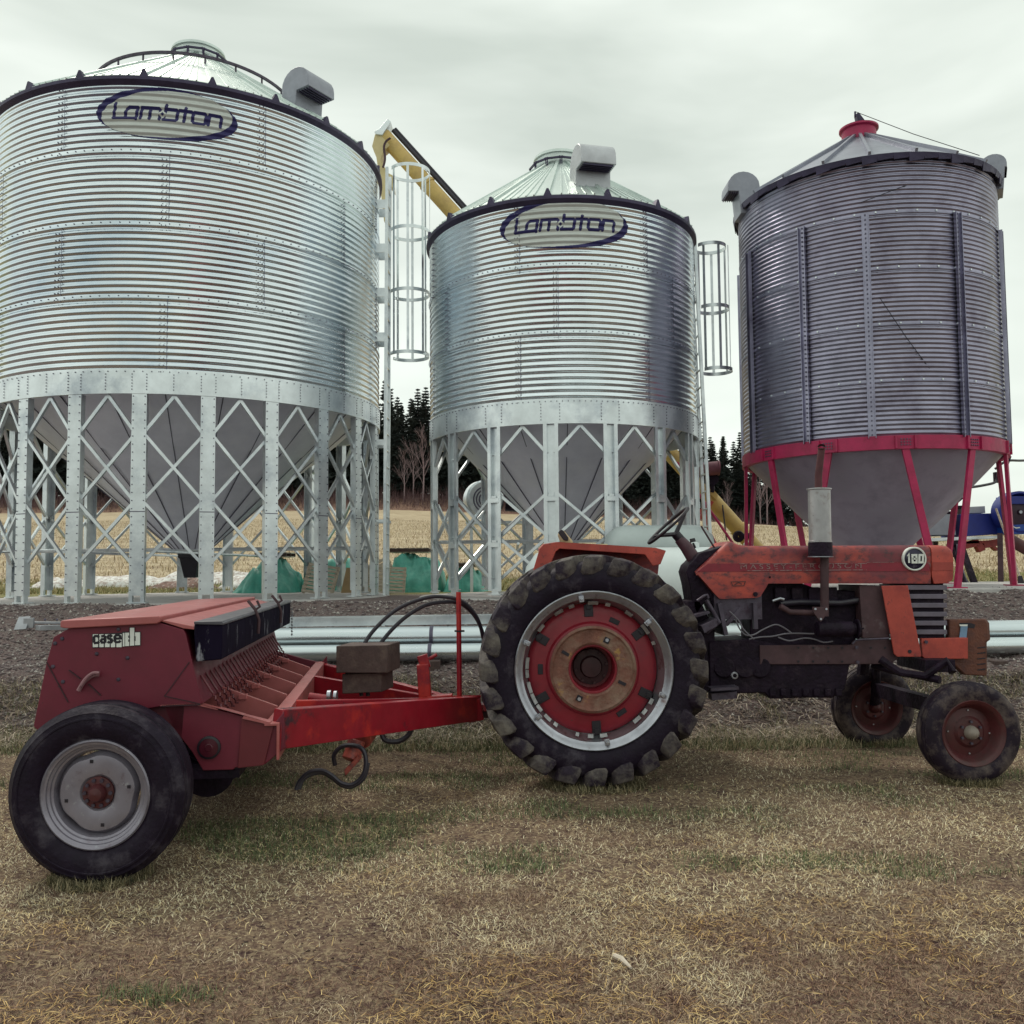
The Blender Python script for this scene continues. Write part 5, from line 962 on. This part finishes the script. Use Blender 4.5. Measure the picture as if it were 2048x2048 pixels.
# tarp covered heaps
def heap(label, pts, Y0, Y1, seed, top_pallet=None):
    base = [U(x, y, Y0) for x, y in pts]; xs_ = [p.x for p in base]; g_ = hz(sum(xs_)/len(xs_), (Y0+Y1)/2)
    x0, x1 = min(xs_), max(xs_); nx, ny = 56, 36; zp = sorted((p.x, p.z) for p in base)
    X, Y = np.meshgrid(np.linspace(0, 1, nx), np.linspace(0, 1, ny)); XX = x0+(x1-x0)*X; crest = np.interp(XX, [a for a, _ in zp], [b_ for _, b_ in zp])
    prof = np.minimum(1, np.minimum(Y, 1-Y)*4.2)**.75
    fold = (fbm(X*5+seed, Y*2+seed*3, 3)-.45); cre = np.abs(fbm(X*7+seed*7+Y*5, Y*3+seed-X*2, 2)-.40)
    Z = g_+(crest-g_)*prof+fold*.20*prof-cre*.60*prof; Z = np.maximum(Z, g_-.02); YY = Y0-.12+(Y1-Y0)*Y + fold*.25 - .28*np.where(Y < .3, 1-Z/np.maximum(crest, g_+.1)*1., 0)
    Z[0] = g_-.03; Z[-1] = g_-.03
    V = np.stack([XX.ravel()+fold.ravel()*.12, YY.ravel(), Z.ravel()], 1); i = np.arange(nx*ny).reshape(ny, nx); Fc = np.stack([i[:-1, :-1].ravel(), i[:-1, 1:].ravel(), i[1:, 1:].ravel(), i[1:, :-1].ravel()], 1)
    o = bulk('tarpaulin', V, Fc, TARP, True); tag(o, label, 'tarp', 'green tarps over stacked pallets'); return o
heap('green tarp heap standing leftmost, tall and pointed, behind the wide bin legs', [(455, 1192), (478, 1160), (510, 1118), (530, 1112), (560, 1118), (580, 1150), (588, 1190)], 18.2, 19.6, 1)
heap('green tarp heap between the two leaning pallets', [(592, 1190), (604, 1150), (620, 1125), (660, 1114), (690, 1118), (712, 1140), (740, 1160), (752, 1190)], 18.9, 20.2, 2)
heap('largest bright green tarp heap, right of the ladder foot', [(770, 1180), (785, 1112), (800, 1104), (830, 1108), (868, 1112), (878, 1150), (882, 1186)], 18.5, 20.2, 3)
heap('green tarp heap on the right, seen between the middle bin legs', [(884, 1188), (896, 1140), (915, 1132), (945, 1135), (958, 1150), (972, 1186)], 18.5, 19.8, 4)
def pallet(label, p, w_, h_, yaw_, lean, roll=0., group='wooden pallets', nsl=8):
    o = thing('pallet', label, 'pallet', p, group); b = MB()
    for k in range(nsl): b.box(V3(p)+V3((random.uniform(-.01, .01), -.05, h_*(k+.5)/nsl)), (w_, .02, h_/nsl*.68))
    b.build('deck_board', WOOD, o); b = MB()
    for s in (-.46, 0, .46): b.box(V3(p)+V3((s*w_, 0, h_/2)), (.05, .08, h_))
    b.build('stringer', WOOD, o); o.rotation_euler = (lean, roll, yaw_); return o
p = U(634, 1196, 17.7); pallet('wooden pallet leaning at a tilt on the tarp, between two flat bin legs', (p.x, p.y, hz(p.x, p.y)-.02), .62, .62, rad(-6), rad(-18), rad(9))
p = U(770, 1190, 17.7); pallet('wooden pallet leaning upright at the foot of the ladder', (p.x, p.y, hz(p.x, p.y)-.02), .78, .56, rad(4), rad(-16), rad(3))
p = U(775, 1150, 18.5); o = pallet('tilted pallet standing behind the one at the ladder foot', (p.x-.0, p.y, hz(p.x, p.y)), .7, .72, rad(20), rad(-25), rad(-24))
for x0, x1, y_, Yq, lab in ((520, 582, 1110, 18.9, 'flat pallet lying on top of the leftmost tarp heap'), (783, 862, 1101, 19.2, 'dark pallet lying on top of the largest tarp heap'), (892, 957, 1130, 19., 'reddish pallet lying on top of the right tarp heap')):
    a_, c_ = U(x0, y_, Yq), U(x1, y_, Yq); o = thing('pallet', lab, 'pallet', (a_+c_)/2, 'wooden pallets'); b = MB(); m_ = (a_+c_)/2; w_ = c_.x-a_.x
    for k in range(6): b.box(m_+V3((w_*((k+.5)/6-.5), 0, .04)), (w_/6*.7, .8, .02)); b.box(m_+V3((w_*((k+.5)/6-.5), 0, -.04)), (w_/6*.7, .8, .02))
    b.build('deck_board', WOOD, o); b = MB()
    for s in (-.38, 0, .38): b.box(m_+V3((0, s, 0)), (w_, .06, .07))
    b.build('stringer', BLOCKW, o)
p = U(698, 1197, 17.8); b = MB(); g_ = hz(p.x, 17.8); b.prism([V3((p.x-.16, 17.75, g_-.02)), V3((p.x+.15, 17.75, g_-.02)), V3((p.x+.17, 17.95, g_+.50)), V3((p.x-.08, 17.95, g_+.51))], (0, .015, 0)); tag(fixn(b.build('plywood_sheet', PLY)), 'tan plywood sheet leaning between the pallet and a bin leg', 'plywood sheet')
# snow-like plastic scraps and rubble behind the large bin
def lump(name, label, cat, x, y, sx, sy, sz, m, seed, grp=None, k=20):
    X, Y = np.meshgrid(np.linspace(-1, 1, k), np.linspace(-1, 1, k)); rr = np.hypot(X, Y); Z = np.maximum(0, 1-rr**1.6)**.6*(.5+fbm(X*2+seed, Y*2+seed, 4))*sz
    XX = x+X*sx*(1+.5*(fbm(Y*2+seed*3, X+seed, 3)-.45)); YY = y+Y*sy; G = H(XX, YY)-.03; i = np.arange(k*k).reshape(k, k); Fc = np.stack([i[:-1, :-1].ravel(), i[:-1, 1:].ravel(), i[1:, 1:].ravel(), i[1:, :-1].ravel()], 1)
    o = bulk(name, np.stack([XX.ravel(), YY.ravel(), (G+Z).ravel()], 1), Fc, m, False); return tag(o, label, cat, grp)
SNOW = mat('old snow', (.66, .66, .64), .7, 0, .25, 7., c2=(.33, .25, .22), f2=(.45, .62), s2=9.); RUB = mat('brown rubble', (.20, .12, .10), .9, 0, .5, 9., c2=(.5, .45, .42), f2=(.55, .62), s2=12.)
for i, (px, w_, lab) in enumerate(((120, .7, 'small dirty snow patch furthest left behind the large bin'), (225, 1.5, 'long low dirty snow patch behind the left legs of the large bin'), (345, 1.0, 'dirty snow patch behind the black outlet of the large bin'), (440, 1.5, 'dirty snow patch running up to the leftmost green tarp'))):
    p = U(px, 1155, 25); lump('snow_patch', lab, 'snow patch', p.x, 25+i*.3, w_, .7, .32, SNOW, i*5+1, 'old snow patches behind the large bin')
p = U(345, 1178, 22.5); lump('rubble_heap', 'brown rubble heap behind the outlet of the large bin', 'rubble heap', p.x, 23.4, .95, .5, .36, RUB, 31)
p = U(450, 1182, 21); lump('rubble_heap', 'stony rubble heap at the left end of the green tarps', 'rubble heap', p.x, 22.4, .7, .4, .30, SNOW, 41)
# ------------------------------------------------------------------ machine at the far right
Mq = thing('grain_cleaner', 'blue and grey grain machine with round fan on a red frame, behind the red-legged bin', 'farm machine', (9.2, 18., 1.15))
def mp_(name, pts, Y, dep, m, par=Mq, bev=.006): b = MB(); b.prism(PL(pts, Y), (0, dep, 0)); return fixn(b.build(name, m, par, bevel=bev))
mp_('blue_housing', [(1926, 1028), (2000, 1026), (2004, 1068), (1926, 1073)], 17.4, .9, BLUE)
mp_('grey_hopper', [(1868, 1030), (1880, 1026), (1908, 1030), (1912, 1070), (1845, 1070)], 17.45, .9, mat('grey sheet', (.30, .31, .36), .45, .3, .12, 4.))
mp_('control_box', [(1930, 1014), (1970, 1012), (1971, 1026), (1930, 1027)], 17.5, .4, mat('light grey sheet', (.42, .43, .46), .45, .1, .1, 4.))
mp_('deck_rail', [(1815, 1078), (1995, 1071), (1995, 1077), (1815, 1085)], 17.3, 1.1, GALV2)
b = MB(); c = U(2032, 1025, 17.2); b.lathe([(0.01, -.2), (.38, -.2), (.40, -.15), (.40, .15), (.36, .17), (.33, .10), (.33, .02)], c, (0, -1, 0), n=44); fh = b.build('fan_housing', BLUE, Mq, ang=30); fixn(fh)
b = MB(); b.lathe([(.30, .05), (.31, .09), (.05, .12), (.04, .15), (.0, .15)], c, (0, -1, 0), n=36); fixn(b.build('fan_wheel', mat('dark fan', (.03, .012, .025), .5, .1, .3, 12.), fh)); b = MB(); b.lathe([(.03, .14), (.03, .17), (.0, .17)], c, (0, -1, 0), n=16); b.build('fan_hub', SILV, fh)
mp_('fan_shroud', [(2013, 1050), (2075, 1048), (2075, 1062), (2055, 1068), (2014, 1068)], 17.05, .5, mat('brighter blue', (.01, .06, .33), .4)); b = MB(); b.ribbon(PL([(2016, 1055), (2024, 1055), (2026, 1053), (2032, 1056), (2040, 1055)], 17.03), .02, -YA); b.build('worn_lettering', WHT, Mq)
mp_('fan_shroud_top', [(2014, 992), (2050, 992), (2060, 1000), (2060, 1008), (2014, 1008)], 17.05, .4, BLUE)
for i, (a_, c_) in enumerate((((1925, 1092), (1955, 1085)), ((1955, 1088), (1962, 1102)), ((1965, 1090), (1998, 1084)), ((1925, 1085), (1998, 1083)), ((1975, 1085), (1992, 1100)))): b = MB(); b.beam(U(*a_, 17.6), U(*c_, 17.6), .14, .13 if i < 3 else .05); b.build('red_frame', mat('faded red frame', (.34, .05, .045), .55, 0, .2, 6.) if i == 0 else bpy.data.materials['faded red frame'], Mq)
b = MB(); b.beam(U(1920, 1085, 16.8), U(1952, 1176, 16.2), .09, .09); b.beam(U(1905, 1095, 16.4), U(1932, 1172, 16.2), .05, .05); b.beam(U(1930, 1172, 16.2), U(1956, 1176, 16.2), .06, .06); b.beam(U(1903, 1098, 16.45), U(1924, 1096, 16.5), .05, .3); b.build('stand_leg', TRD, Mq)
b = MB(); b.beam(U(2000, 1068, 16.9), U(2002, 1175, 16.6), .09, .09); b.build('stand_leg', TRB, Mq); b = MB(); b.beam(U(1870, 1080, 18.4), U(1868, 1150, 18.4), .09, .09); b.build('stand_leg', TRB, Mq)
b = MB(); b.tube(smooth(PL([(1918, 1088), (1918, 1118), (1924, 1150), (1934, 1168), (1950, 1179)], 16.4)), .05, 10); b.build('drain_hose', mat('grey hose', (.20, .20, .27), .5), Mq)
b = MB(); b.beam(U(1868, 1025, 17.8), U(1915, 985, 18.), .12, .3, mi=0); b.box(U(1890, 1016, 17.9), (.5, .5, .06)); b.box(U(1885, 1026, 17.6), (.35, .3, .05)); b.build('engine_lump', TRD, Mq)
b = MB(); b.tube([U(2018, 1078, 16.6), U(2110, 1132, 16.4)], .11, 16); tag(b.build('auger_tube', REDF), 'short dark red auger tube slanting out of the picture at the right edge', 'auger')
Sh = thing('shovel', 'long-handled shovel leaning against the rightmost red bin leg', 'shovel', U(2043, 1172, 15.2)); b = MB(); b.tube([U(1992, 1017, 15.6), U(2024, 1105, 15.4), U(2040, 1155, 15.25)], .018, 8); b.build('handle', WOOD, Sh); b = MB(); b.prism(PL([(2037, 1152), (2044, 1151), (2052, 1172), (2048, 1182), (2036, 1178)], 15.2), (0, .02, 0)); fixn(b.build('blade', BLK, Sh, bevel=.004))
b = MB(); b.tube(smooth([U(1880, 976, 14.5), U(1935, 975, 14.8), U(1975, 969, 15), U(1992, 963, 15.1), U(1996, 950, 15.1), U(1998, 925, 15.2)]), .022, 8); b.tube(smooth([U(1990, 938, 15.6), U(2014, 922, 15.6), U(2048, 921, 16), U(2120, 916, 17)]), .022, 8); tag(b.build('power_cable', BLKR), 'thick black cable hung along the rightmost red legs', 'cable')
b = MB(); b.beam(U(2012, 932, 15.3), U(2019, 912, 15.3), .03, .06); b.box(U(1994, 955, 15.2), (.09, .08, .18)); tag(b.build('cable_bracket', TRD), 'small dark junction box strapped beside the rightmost red leg', 'junction box')
# distant hedge bits at right
# stick lying on the grass
p = U(1245, 1893, 3.9); b = MB(); a_ = U(1229, 1877, 3.62); c_ = U(1262, 1906, 3.50); a_.z = hz(a_.x, a_.y)+.012; c_.z = hz(c_.x, c_.y)+.012
b.tube([a_, (a_*.6+c_*.4)+V3((.003, .004, .004)), c_], [.010, .011, .005], 7); tag(b.build('stick', mat('pale stick', (.55, .48, .40), .8, 0, .15, 30.)), 'short pale stick lying on the grass in the foreground', 'stick')
# ------------------------------------------------------------------ forest
def conifer(seed, lean=0.):
    g = np.random.default_rng(seed); V = []; Fc = []; c = 0
    for t in np.linspace(.07, .985, 34):
        Rr = .165*(1-t)**.75*(.8+.4*g.random())*(1 if t > .2 else .7+t); nb = int(7+5*(1-t))
        for k in range(nb):
            a = g.random()*2*PI; Rb = Rr*(.55+.6*g.random()); d = np.array([math.cos(a), math.sin(a), 0]); dr = -.25-.35*g.random()
            m = max(2, int(6*Rb/.16)+1)
            for j in range(m):
                s = (j+.6)/m; p = d*Rb*s+np.array([0, 0, t+Rb*(s*.25+dr*s*s)]); sz = (.011+.010*g.random())*(.45+.75*(1-t))
                for q in range(7):
                    v = p+g.normal(0, 1, (3, 3))*np.array([sz, sz, sz*.62]); V.append(v); Fc.append((c, c+1, c+2)); c += 3
    return np.concatenate(V), np.array(Fc)
pro = []
for s in range(5):
    V, Fc = conifer(s+11); r = thing('conifer', 'x', 'conifer tree', (0, 0, 0), 'conifers along the forest edge'); o = bulk('crown', V, Fc, FIRM); o.parent = r
    b = MB(); b.tube([(0, 0, -.03), (0, 0, .5), (.0, 0, .97)], [.013, .008, .002], 7); b.build('trunk', BARK, r); pro.append(r)
def U_px(x, y): return PRJ((x, y, hz(x, y)+8))[0]
def lab_of(px):
    for lim, s in ((170, 'dark conifer in the forest behind the leftmost legs of the large bin'), (400, 'dark conifer in the forest hidden mostly behind the hopper of the large bin'), (752, 'dark conifer in the forest behind the right-hand legs of the large bin'),
                   (872, 'tall dark conifer seen in the gap between the large bin and the middle bin'), (1120, 'dark conifer seen through the left legs of the middle bin'), (1392, 'dark conifer seen through the right legs of the middle bin'),
                   (1490, 'dark conifer standing against the sky above the lower end of the yellow auger')):
        if px < lim: return s
    return 'dark conifer behind the leftmost red legs of the old bin'
used = set(); rg = random.Random(5); FL = 'tall dark conifer in the forest beyond the stubble field'
FR = 'dark conifer in the forest right of the middle bin, beyond the field'
for row, y0 in enumerate((136, 140.5, 146)):
    x = -88+row
    while x < 43:
        yy = y0+rg.uniform(-1.5, 1.5); h_ = (16.2-.05*max(0, x+15))*rg.uniform(.74, 1.12)
        if x > 37: h_ *= .7
        k = rg.randrange(5); L_ = lab_of(U_px(x, yy))
        if k not in used and row > 0: used.add(k); r = pro[k]; r.location = (x, yy, hz(x, yy)-.2); r.rotation_euler = (0, 0, rg.random()*6); r.scale = (h_*1.1, h_*1.1, h_); r['label'] = L_
        else: r = dup(pro[k], (x, yy, hz(x, yy)-.2), rg.random()*6, 1, L_); r.scale = (h_*1.1, h_*1.1, h_)
        x += rg.uniform(1.7, 2.5)
def bare(seed):
    g = random.Random(seed); b = MB()
    def br(p, d, l, r, n):
        q = p+d*l; b.tube([p, (p+q)/2+V3((g.uniform(-1, 1), g.uniform(-1, 1), 0))*l*.05, q], [r, r*.85, r*.65], 4, cap=False)
        if n == 0: return
        for i in range(3 if n > 1 else 4):
            s = g.uniform(.35, 1.); dd = (d+V3((g.uniform(-1, 1), g.uniform(-1, 1), g.uniform(-.1, .5)))*.55).normalized(); br(p.lerp(q, s), dd, l*g.uniform(.5, .75), r*.5, n-1)
    tr = MB(); tr.tube([(0, 0, 0), (.01, 0, .3), (0, .01, .6)], [.012, .009, .005], 6)
    for i in range(9): z = .2+.42*i/9+g.uniform(0, .05); a = g.uniform(0, 6.3); br(V3((0, 0, z)), V3((math.cos(a)*.45, math.sin(a)*.45, 1)).normalized(), g.uniform(.14, .24), .0035, 3)
    br(V3((0, 0, .6)), V3((0, 0, 1)), .2, .005, 3)
    return tr, b
bp_ = []
for s in range(3):
    tr, cr = bare(s+3); r = thing('bare_tree', 'x', 'bare tree', (0, 0, 0), 'bare trees in front of the conifers'); tr.build('trunk', BIRCH, r, smooth=False); cr.build('crown', BIRCH, r, smooth=False); bp_.append(r)
for i, (px, Y, h_, lab) in enumerate(((846, 131, 12, 'tall pinkish bare tree between the ladder and the middle bin'), (826, 132, 10, 'bare tree just left of the tall pinkish one by the ladder'), (808, 130, 8, 'small bare tree nearest the ladder'), (1520, 130, 9, 'pale bare tree seen left of the red legs'), (1533, 131, 10.5, 'pale bare tree just behind the leftmost red legs'), (1455, 132, 6, 'low bare tree under the yellow auger'), (560, 131, 7, 'bare tree seen between the flat bin legs'), (1240, 131, 8, 'bare tree seen through the right legs of the middle bin'))):
    x = U(px, 1000, Y).x; 
    if i < 3: r = bp_[i]; r.location = (x, Y, hz(x, Y)-.1); r['label'] = lab; r.scale = (h_, h_, h_)
    else: r = dup(bp_[i % 3], (x, Y, hz(x, Y)-.1), i*1.3, h_, lab)
def blades(name, P, az, el, ln, wd, m, curl=.4):
    n = len(P); d = np.stack([np.cos(az)*np.cos(el), np.sin(az)*np.cos(el), np.sin(el)], 1); s = np.stack([-np.sin(az), np.cos(az), np.zeros(n)], 1)*wd[:, None]/2
    el2 = el-curl*rng.random(n)-.1; d2 = np.stack([np.cos(az+.4*curl)*np.cos(el2), np.sin(az+.4*curl)*np.cos(el2), np.sin(el2)], 1)
    m1 = P+d*ln[:, None]*.5; t = m1+d2*ln[:, None]*.5; V = np.stack([P-s, P+s, m1-s*.8, m1+s*.8, t], 1).reshape(-1, 3)
    o = np.arange(n)[:, None]*5; Fc = np.stack([o+np.array([0, 1, 3]), o+np.array([0, 3, 2]), o+np.array([2, 3, 4])], 1).reshape(-1, 3)
    return kind(bulk(name, V, Fc, m), 'stuff')
def bladem(name, stops, patch=None, rough=.7, turf=None):
    m, nt, B, L = posmat(name); g = N(nt, 'ShaderNodeNewGeometry'); c = ramp(nt, L, g.outputs['Random Per Island'], stops)
    if turf:                                 # blades multiplied browner in patches, mostly in the near part of the lawn
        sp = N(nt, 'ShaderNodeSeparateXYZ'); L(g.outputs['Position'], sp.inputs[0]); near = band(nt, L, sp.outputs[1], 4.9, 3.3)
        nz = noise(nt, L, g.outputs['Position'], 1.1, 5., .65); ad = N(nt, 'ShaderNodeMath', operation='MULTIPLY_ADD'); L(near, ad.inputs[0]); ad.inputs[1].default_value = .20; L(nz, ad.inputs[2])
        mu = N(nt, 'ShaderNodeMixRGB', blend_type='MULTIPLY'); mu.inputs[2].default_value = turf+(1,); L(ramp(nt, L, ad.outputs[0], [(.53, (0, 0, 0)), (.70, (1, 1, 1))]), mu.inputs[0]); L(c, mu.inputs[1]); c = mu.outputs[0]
    if patch: c = mixc(nt, L, ramp(nt, L, noise(nt, L, g.outputs['Position'], 1.3, 4.), [(.42, (0, 0, 0)), (.62, (.75, .75, .75))]), c, patch)
    L(c, B.inputs['Base Color']); B.inputs['Roughness'].default_value = rough; B.inputs['Specular IOR Level'].default_value = .25; return m
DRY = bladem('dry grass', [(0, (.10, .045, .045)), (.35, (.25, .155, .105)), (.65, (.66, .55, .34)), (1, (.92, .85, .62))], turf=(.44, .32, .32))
GRN = bladem('green grass', [(0, (.045, .065, .035)), (.5, (.10, .14, .06)), (1, (.26, .28, .13))])
def pts_near(n, y0, y1, pw=1.6):
    u = rng.random(n); y = (y0**(1-pw)+u*(y1**(1-pw)-y0**(1-pw)))**(1/(1-pw)); x = (rng.random(n)*2-1)*(y*.60+.5); return x, y
x, y = pts_near(520000, 2.9, 8.9); dn = fbm(x*1.1+3, y*1.7+9, 4); k = rng.random(len(x)) < np.clip((dn-.31)*4.8, .18, 1)*np.clip(1-.62*np.clip((4.9-y)/1.2, 0, 1)*np.clip((.62-fbm(x*.9+8, y*1.4+5, 3))*5, .25, 1), 0, 1)*np.clip((8.9-y)/.6, 0, 1); x, y = x[k], y[k]; n = len(x)
ln = rng.uniform(.014, .038, n)*np.where(rng.random(n) < .06, 1.8, 1)
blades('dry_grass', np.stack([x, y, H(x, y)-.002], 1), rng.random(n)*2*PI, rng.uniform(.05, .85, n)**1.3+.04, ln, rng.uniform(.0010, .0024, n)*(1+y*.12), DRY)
x, y = pts_near(330000, 2.9, 9.2); gn = fbm(x*.8+40, y*1.5+12, 4); cen = np.exp(-((x-.3)/2.4)**2)*np.exp(-((y-5.5)/1.0)**2); k = rng.random(len(x)) < np.clip((gn-.535+.26*cen+.08*(y > 6.6)-.25*np.clip(4.6-y, 0, 1))*6, 0, .85); x, y = x[k], y[k]; n = len(x)
blades('green_grass', np.stack([x, y, H(x, y)-.002], 1), rng.random(n)*2*PI, rng.uniform(.5, 1.45, n), rng.uniform(.02, .055, n), rng.uniform(.0014, .0028, n)*(1+y*.10), GRN, .3)
x, y = pts_near(26000, 2.9, 6.5); k = rng.random(len(x)) < np.clip((fbm(x*1.5+3, y*2+19, 3)-.36)*5, .1, 1); x, y = x[k], y[k]; n = len(x)
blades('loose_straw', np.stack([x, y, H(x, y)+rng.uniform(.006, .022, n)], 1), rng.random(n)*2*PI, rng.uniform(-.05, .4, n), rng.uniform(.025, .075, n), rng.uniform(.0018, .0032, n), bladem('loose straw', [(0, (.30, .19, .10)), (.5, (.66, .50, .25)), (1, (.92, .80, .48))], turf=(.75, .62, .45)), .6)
tx = []
for (cx_, cy_, rx_, ry_) in ((RW.x, 6.43, .30, .24), (RW.x, 7.77, .30, .24), (FW.x, 6.42, .17, .12), (FW2.x, 7.82, .17, .12), (wc.x, 4.63, .20, .19)):
    a = rng.random(2600)*2*PI; q = rng.uniform(.75, 1.25, 2600); tx.append(np.stack([cx_+np.cos(a)*q*rx_, cy_+np.sin(a)*q*ry_], 1))
tx = np.concatenate(tx); n = len(tx)
blades('tyre_foot_grass', np.stack([tx[:, 0], tx[:, 1], H(tx[:, 0], tx[:, 1])-.002], 1), rng.random(n)*2*PI, rng.uniform(.5, 1.4, n), rng.uniform(.03, .085, n), rng.uniform(.002, .0045, n), bladem('tyre foot grass', [(0, (.05, .05, .035)), (.4, (.14, .13, .07)), (.7, (.30, .24, .14)), (1, (.5, .42, .27))]), .5)
# longer clumps at tyre feet and along the foot of the bank
x, y = pts_near(60000, 7.6, 9.4, 1.01); gn = fbm(x*1.6+4, y*1.6+2, 3); k = gn > .46; x, y = x[k], y[k]; n = len(x)
blades('bank_grass', np.stack([x, y, H(x, y)-.004], 1), rng.random(n)*2*PI, rng.uniform(.3, 1.4, n), rng.uniform(.05, .14, n), rng.uniform(.003, .006, n), bladem('bank grass', [(0, (.05, .075, .035)), (.4, (.13, .15, .07)), (.6, (.32, .26, .15)), (1, (.5, .42, .28))]), .5)
x, y = pts_near(16000, 7.9, 9.5, 1.01); n = len(x); ln = rng.uniform(.08, .34, n)
blades('straw_litter', np.stack([x, y, H(x, y)+rng.uniform(0, .05, n)], 1), rng.random(n)*2*PI, rng.uniform(-.1, .35, n), ln, rng.uniform(.004, .009, n), bladem('straw litter', [(0, (.08, .05, .05)), (.5, (.28, .20, .15)), (1, (.62, .53, .42))]), .6)
x = rng.uniform(-16, 14, 70000); y = rng.uniform(19.8, 27, 70000); n = len(x)
blades('verge_grass', np.stack([x, y, H(x, y)-.01], 1), rng.random(n)*2*PI, rng.uniform(.4, 1.4, n), rng.uniform(.05, .18, n), rng.uniform(.008, .02, n), bladem('verge grass', [(0, (.07, .10, .03)), (.4, (.17, .21, .07)), (.7, (.40, .33, .17)), (1, (.55, .45, .25))], (.36, .28, .15)), .5)
x = rng.uniform(-48, 40, 150000); y = 26+rng.random(150000)**1.4*60; y = np.round(y/.62)*.62+rng.normal(0, .07, len(y)); n = len(x)
blades('stubble', np.stack([x, y, H(x, y)-.02], 1), rng.random(n)*2*PI, rng.uniform(.2, 1.5, n), rng.uniform(.10, .28, n), rng.uniform(.015, .035, n), bladem('stubble', [(0, (.22, .15, .11)), (.5, (.48, .39, .26)), (1, (.70, .61, .44))]), .4)
x = rng.uniform(-95, 70, 30000); y = rng.uniform(121, 137, 30000); k = (x < 34) | (rng.random(len(x)) < .15); x, y = x[k], y[k]; n = len(x)
blades('brush', np.stack([x, y, H(x, y)-.1], 1), rng.random(n)*2*PI, rng.uniform(.9, 1.55, n), rng.uniform(.5, 3.4, n)*np.clip((y-120)/12, .2, 1), rng.uniform(.03, .07, n), BRUSH, .5)
# stones and clods
def stones(name, n, y0, y1, s0, s1, m, dens=None):
    x, y = pts_near(n, y0, y1, 1.01) if y1 < 14 else (rng.uniform(-14, 12, n), rng.uniform(y0, y1, n))
    if dens: k = rng.random(len(x)) < dens(x, y); x, y = x[k], y[k]
    n = len(x); s = rng.uniform(0, 1, n)**2.5*(s1-s0)+s0; B0 = np.array([(1, 0, 0), (0, 1, 0), (-1, 0, 0), (0, -1, 0), (0, 0, .6), (0, 0, -.6)], float)
    V = B0[None]*(1+.5*rng.normal(0, 1, (n, 6, 1)).clip(-1, 1))*s[:, None, None]; a = rng.random(n)*6.3; ca, sa = np.cos(a)[:, None], np.sin(a)[:, None]
    V = np.stack([V[..., 0]*ca-V[..., 1]*sa, V[..., 0]*sa+V[..., 1]*ca, V[..., 2]], -1)+np.stack([x, y, H(x, y)+s*.15], 1)[:, None]
    f = np.array([(0, 1, 4), (1, 2, 4), (2, 3, 4), (3, 0, 4), (1, 0, 5), (2, 1, 5), (3, 2, 5), (0, 3, 5)]); Fc = (np.arange(n)[:, None, None]*6+f).reshape(-1, 3)
    return kind(bulk(name, V.reshape(-1, 3), Fc, m), 'stuff')
GRV = bladem('gravel stones', [(0, (.09, .065, .07)), (.55, (.21, .17, .17)), (.9, (.36, .32, .30)), (1, (.58, .54, .50))], None, .85)
stones('gravel', 60000, 8.3, 13.2, .006, .030, GRV)
stones('soil_clods', 14000, 3.0, 9.2, .003, .009, bladem('soil clods', [(0, (.05, .03, .028)), (.8, (.12, .08, .06)), (1, (.24, .19, .15))], None, .95), lambda x, y: np.clip((.50-fbm(x*1.1+3, y*1.7+9, 4))*6, .05, 1))
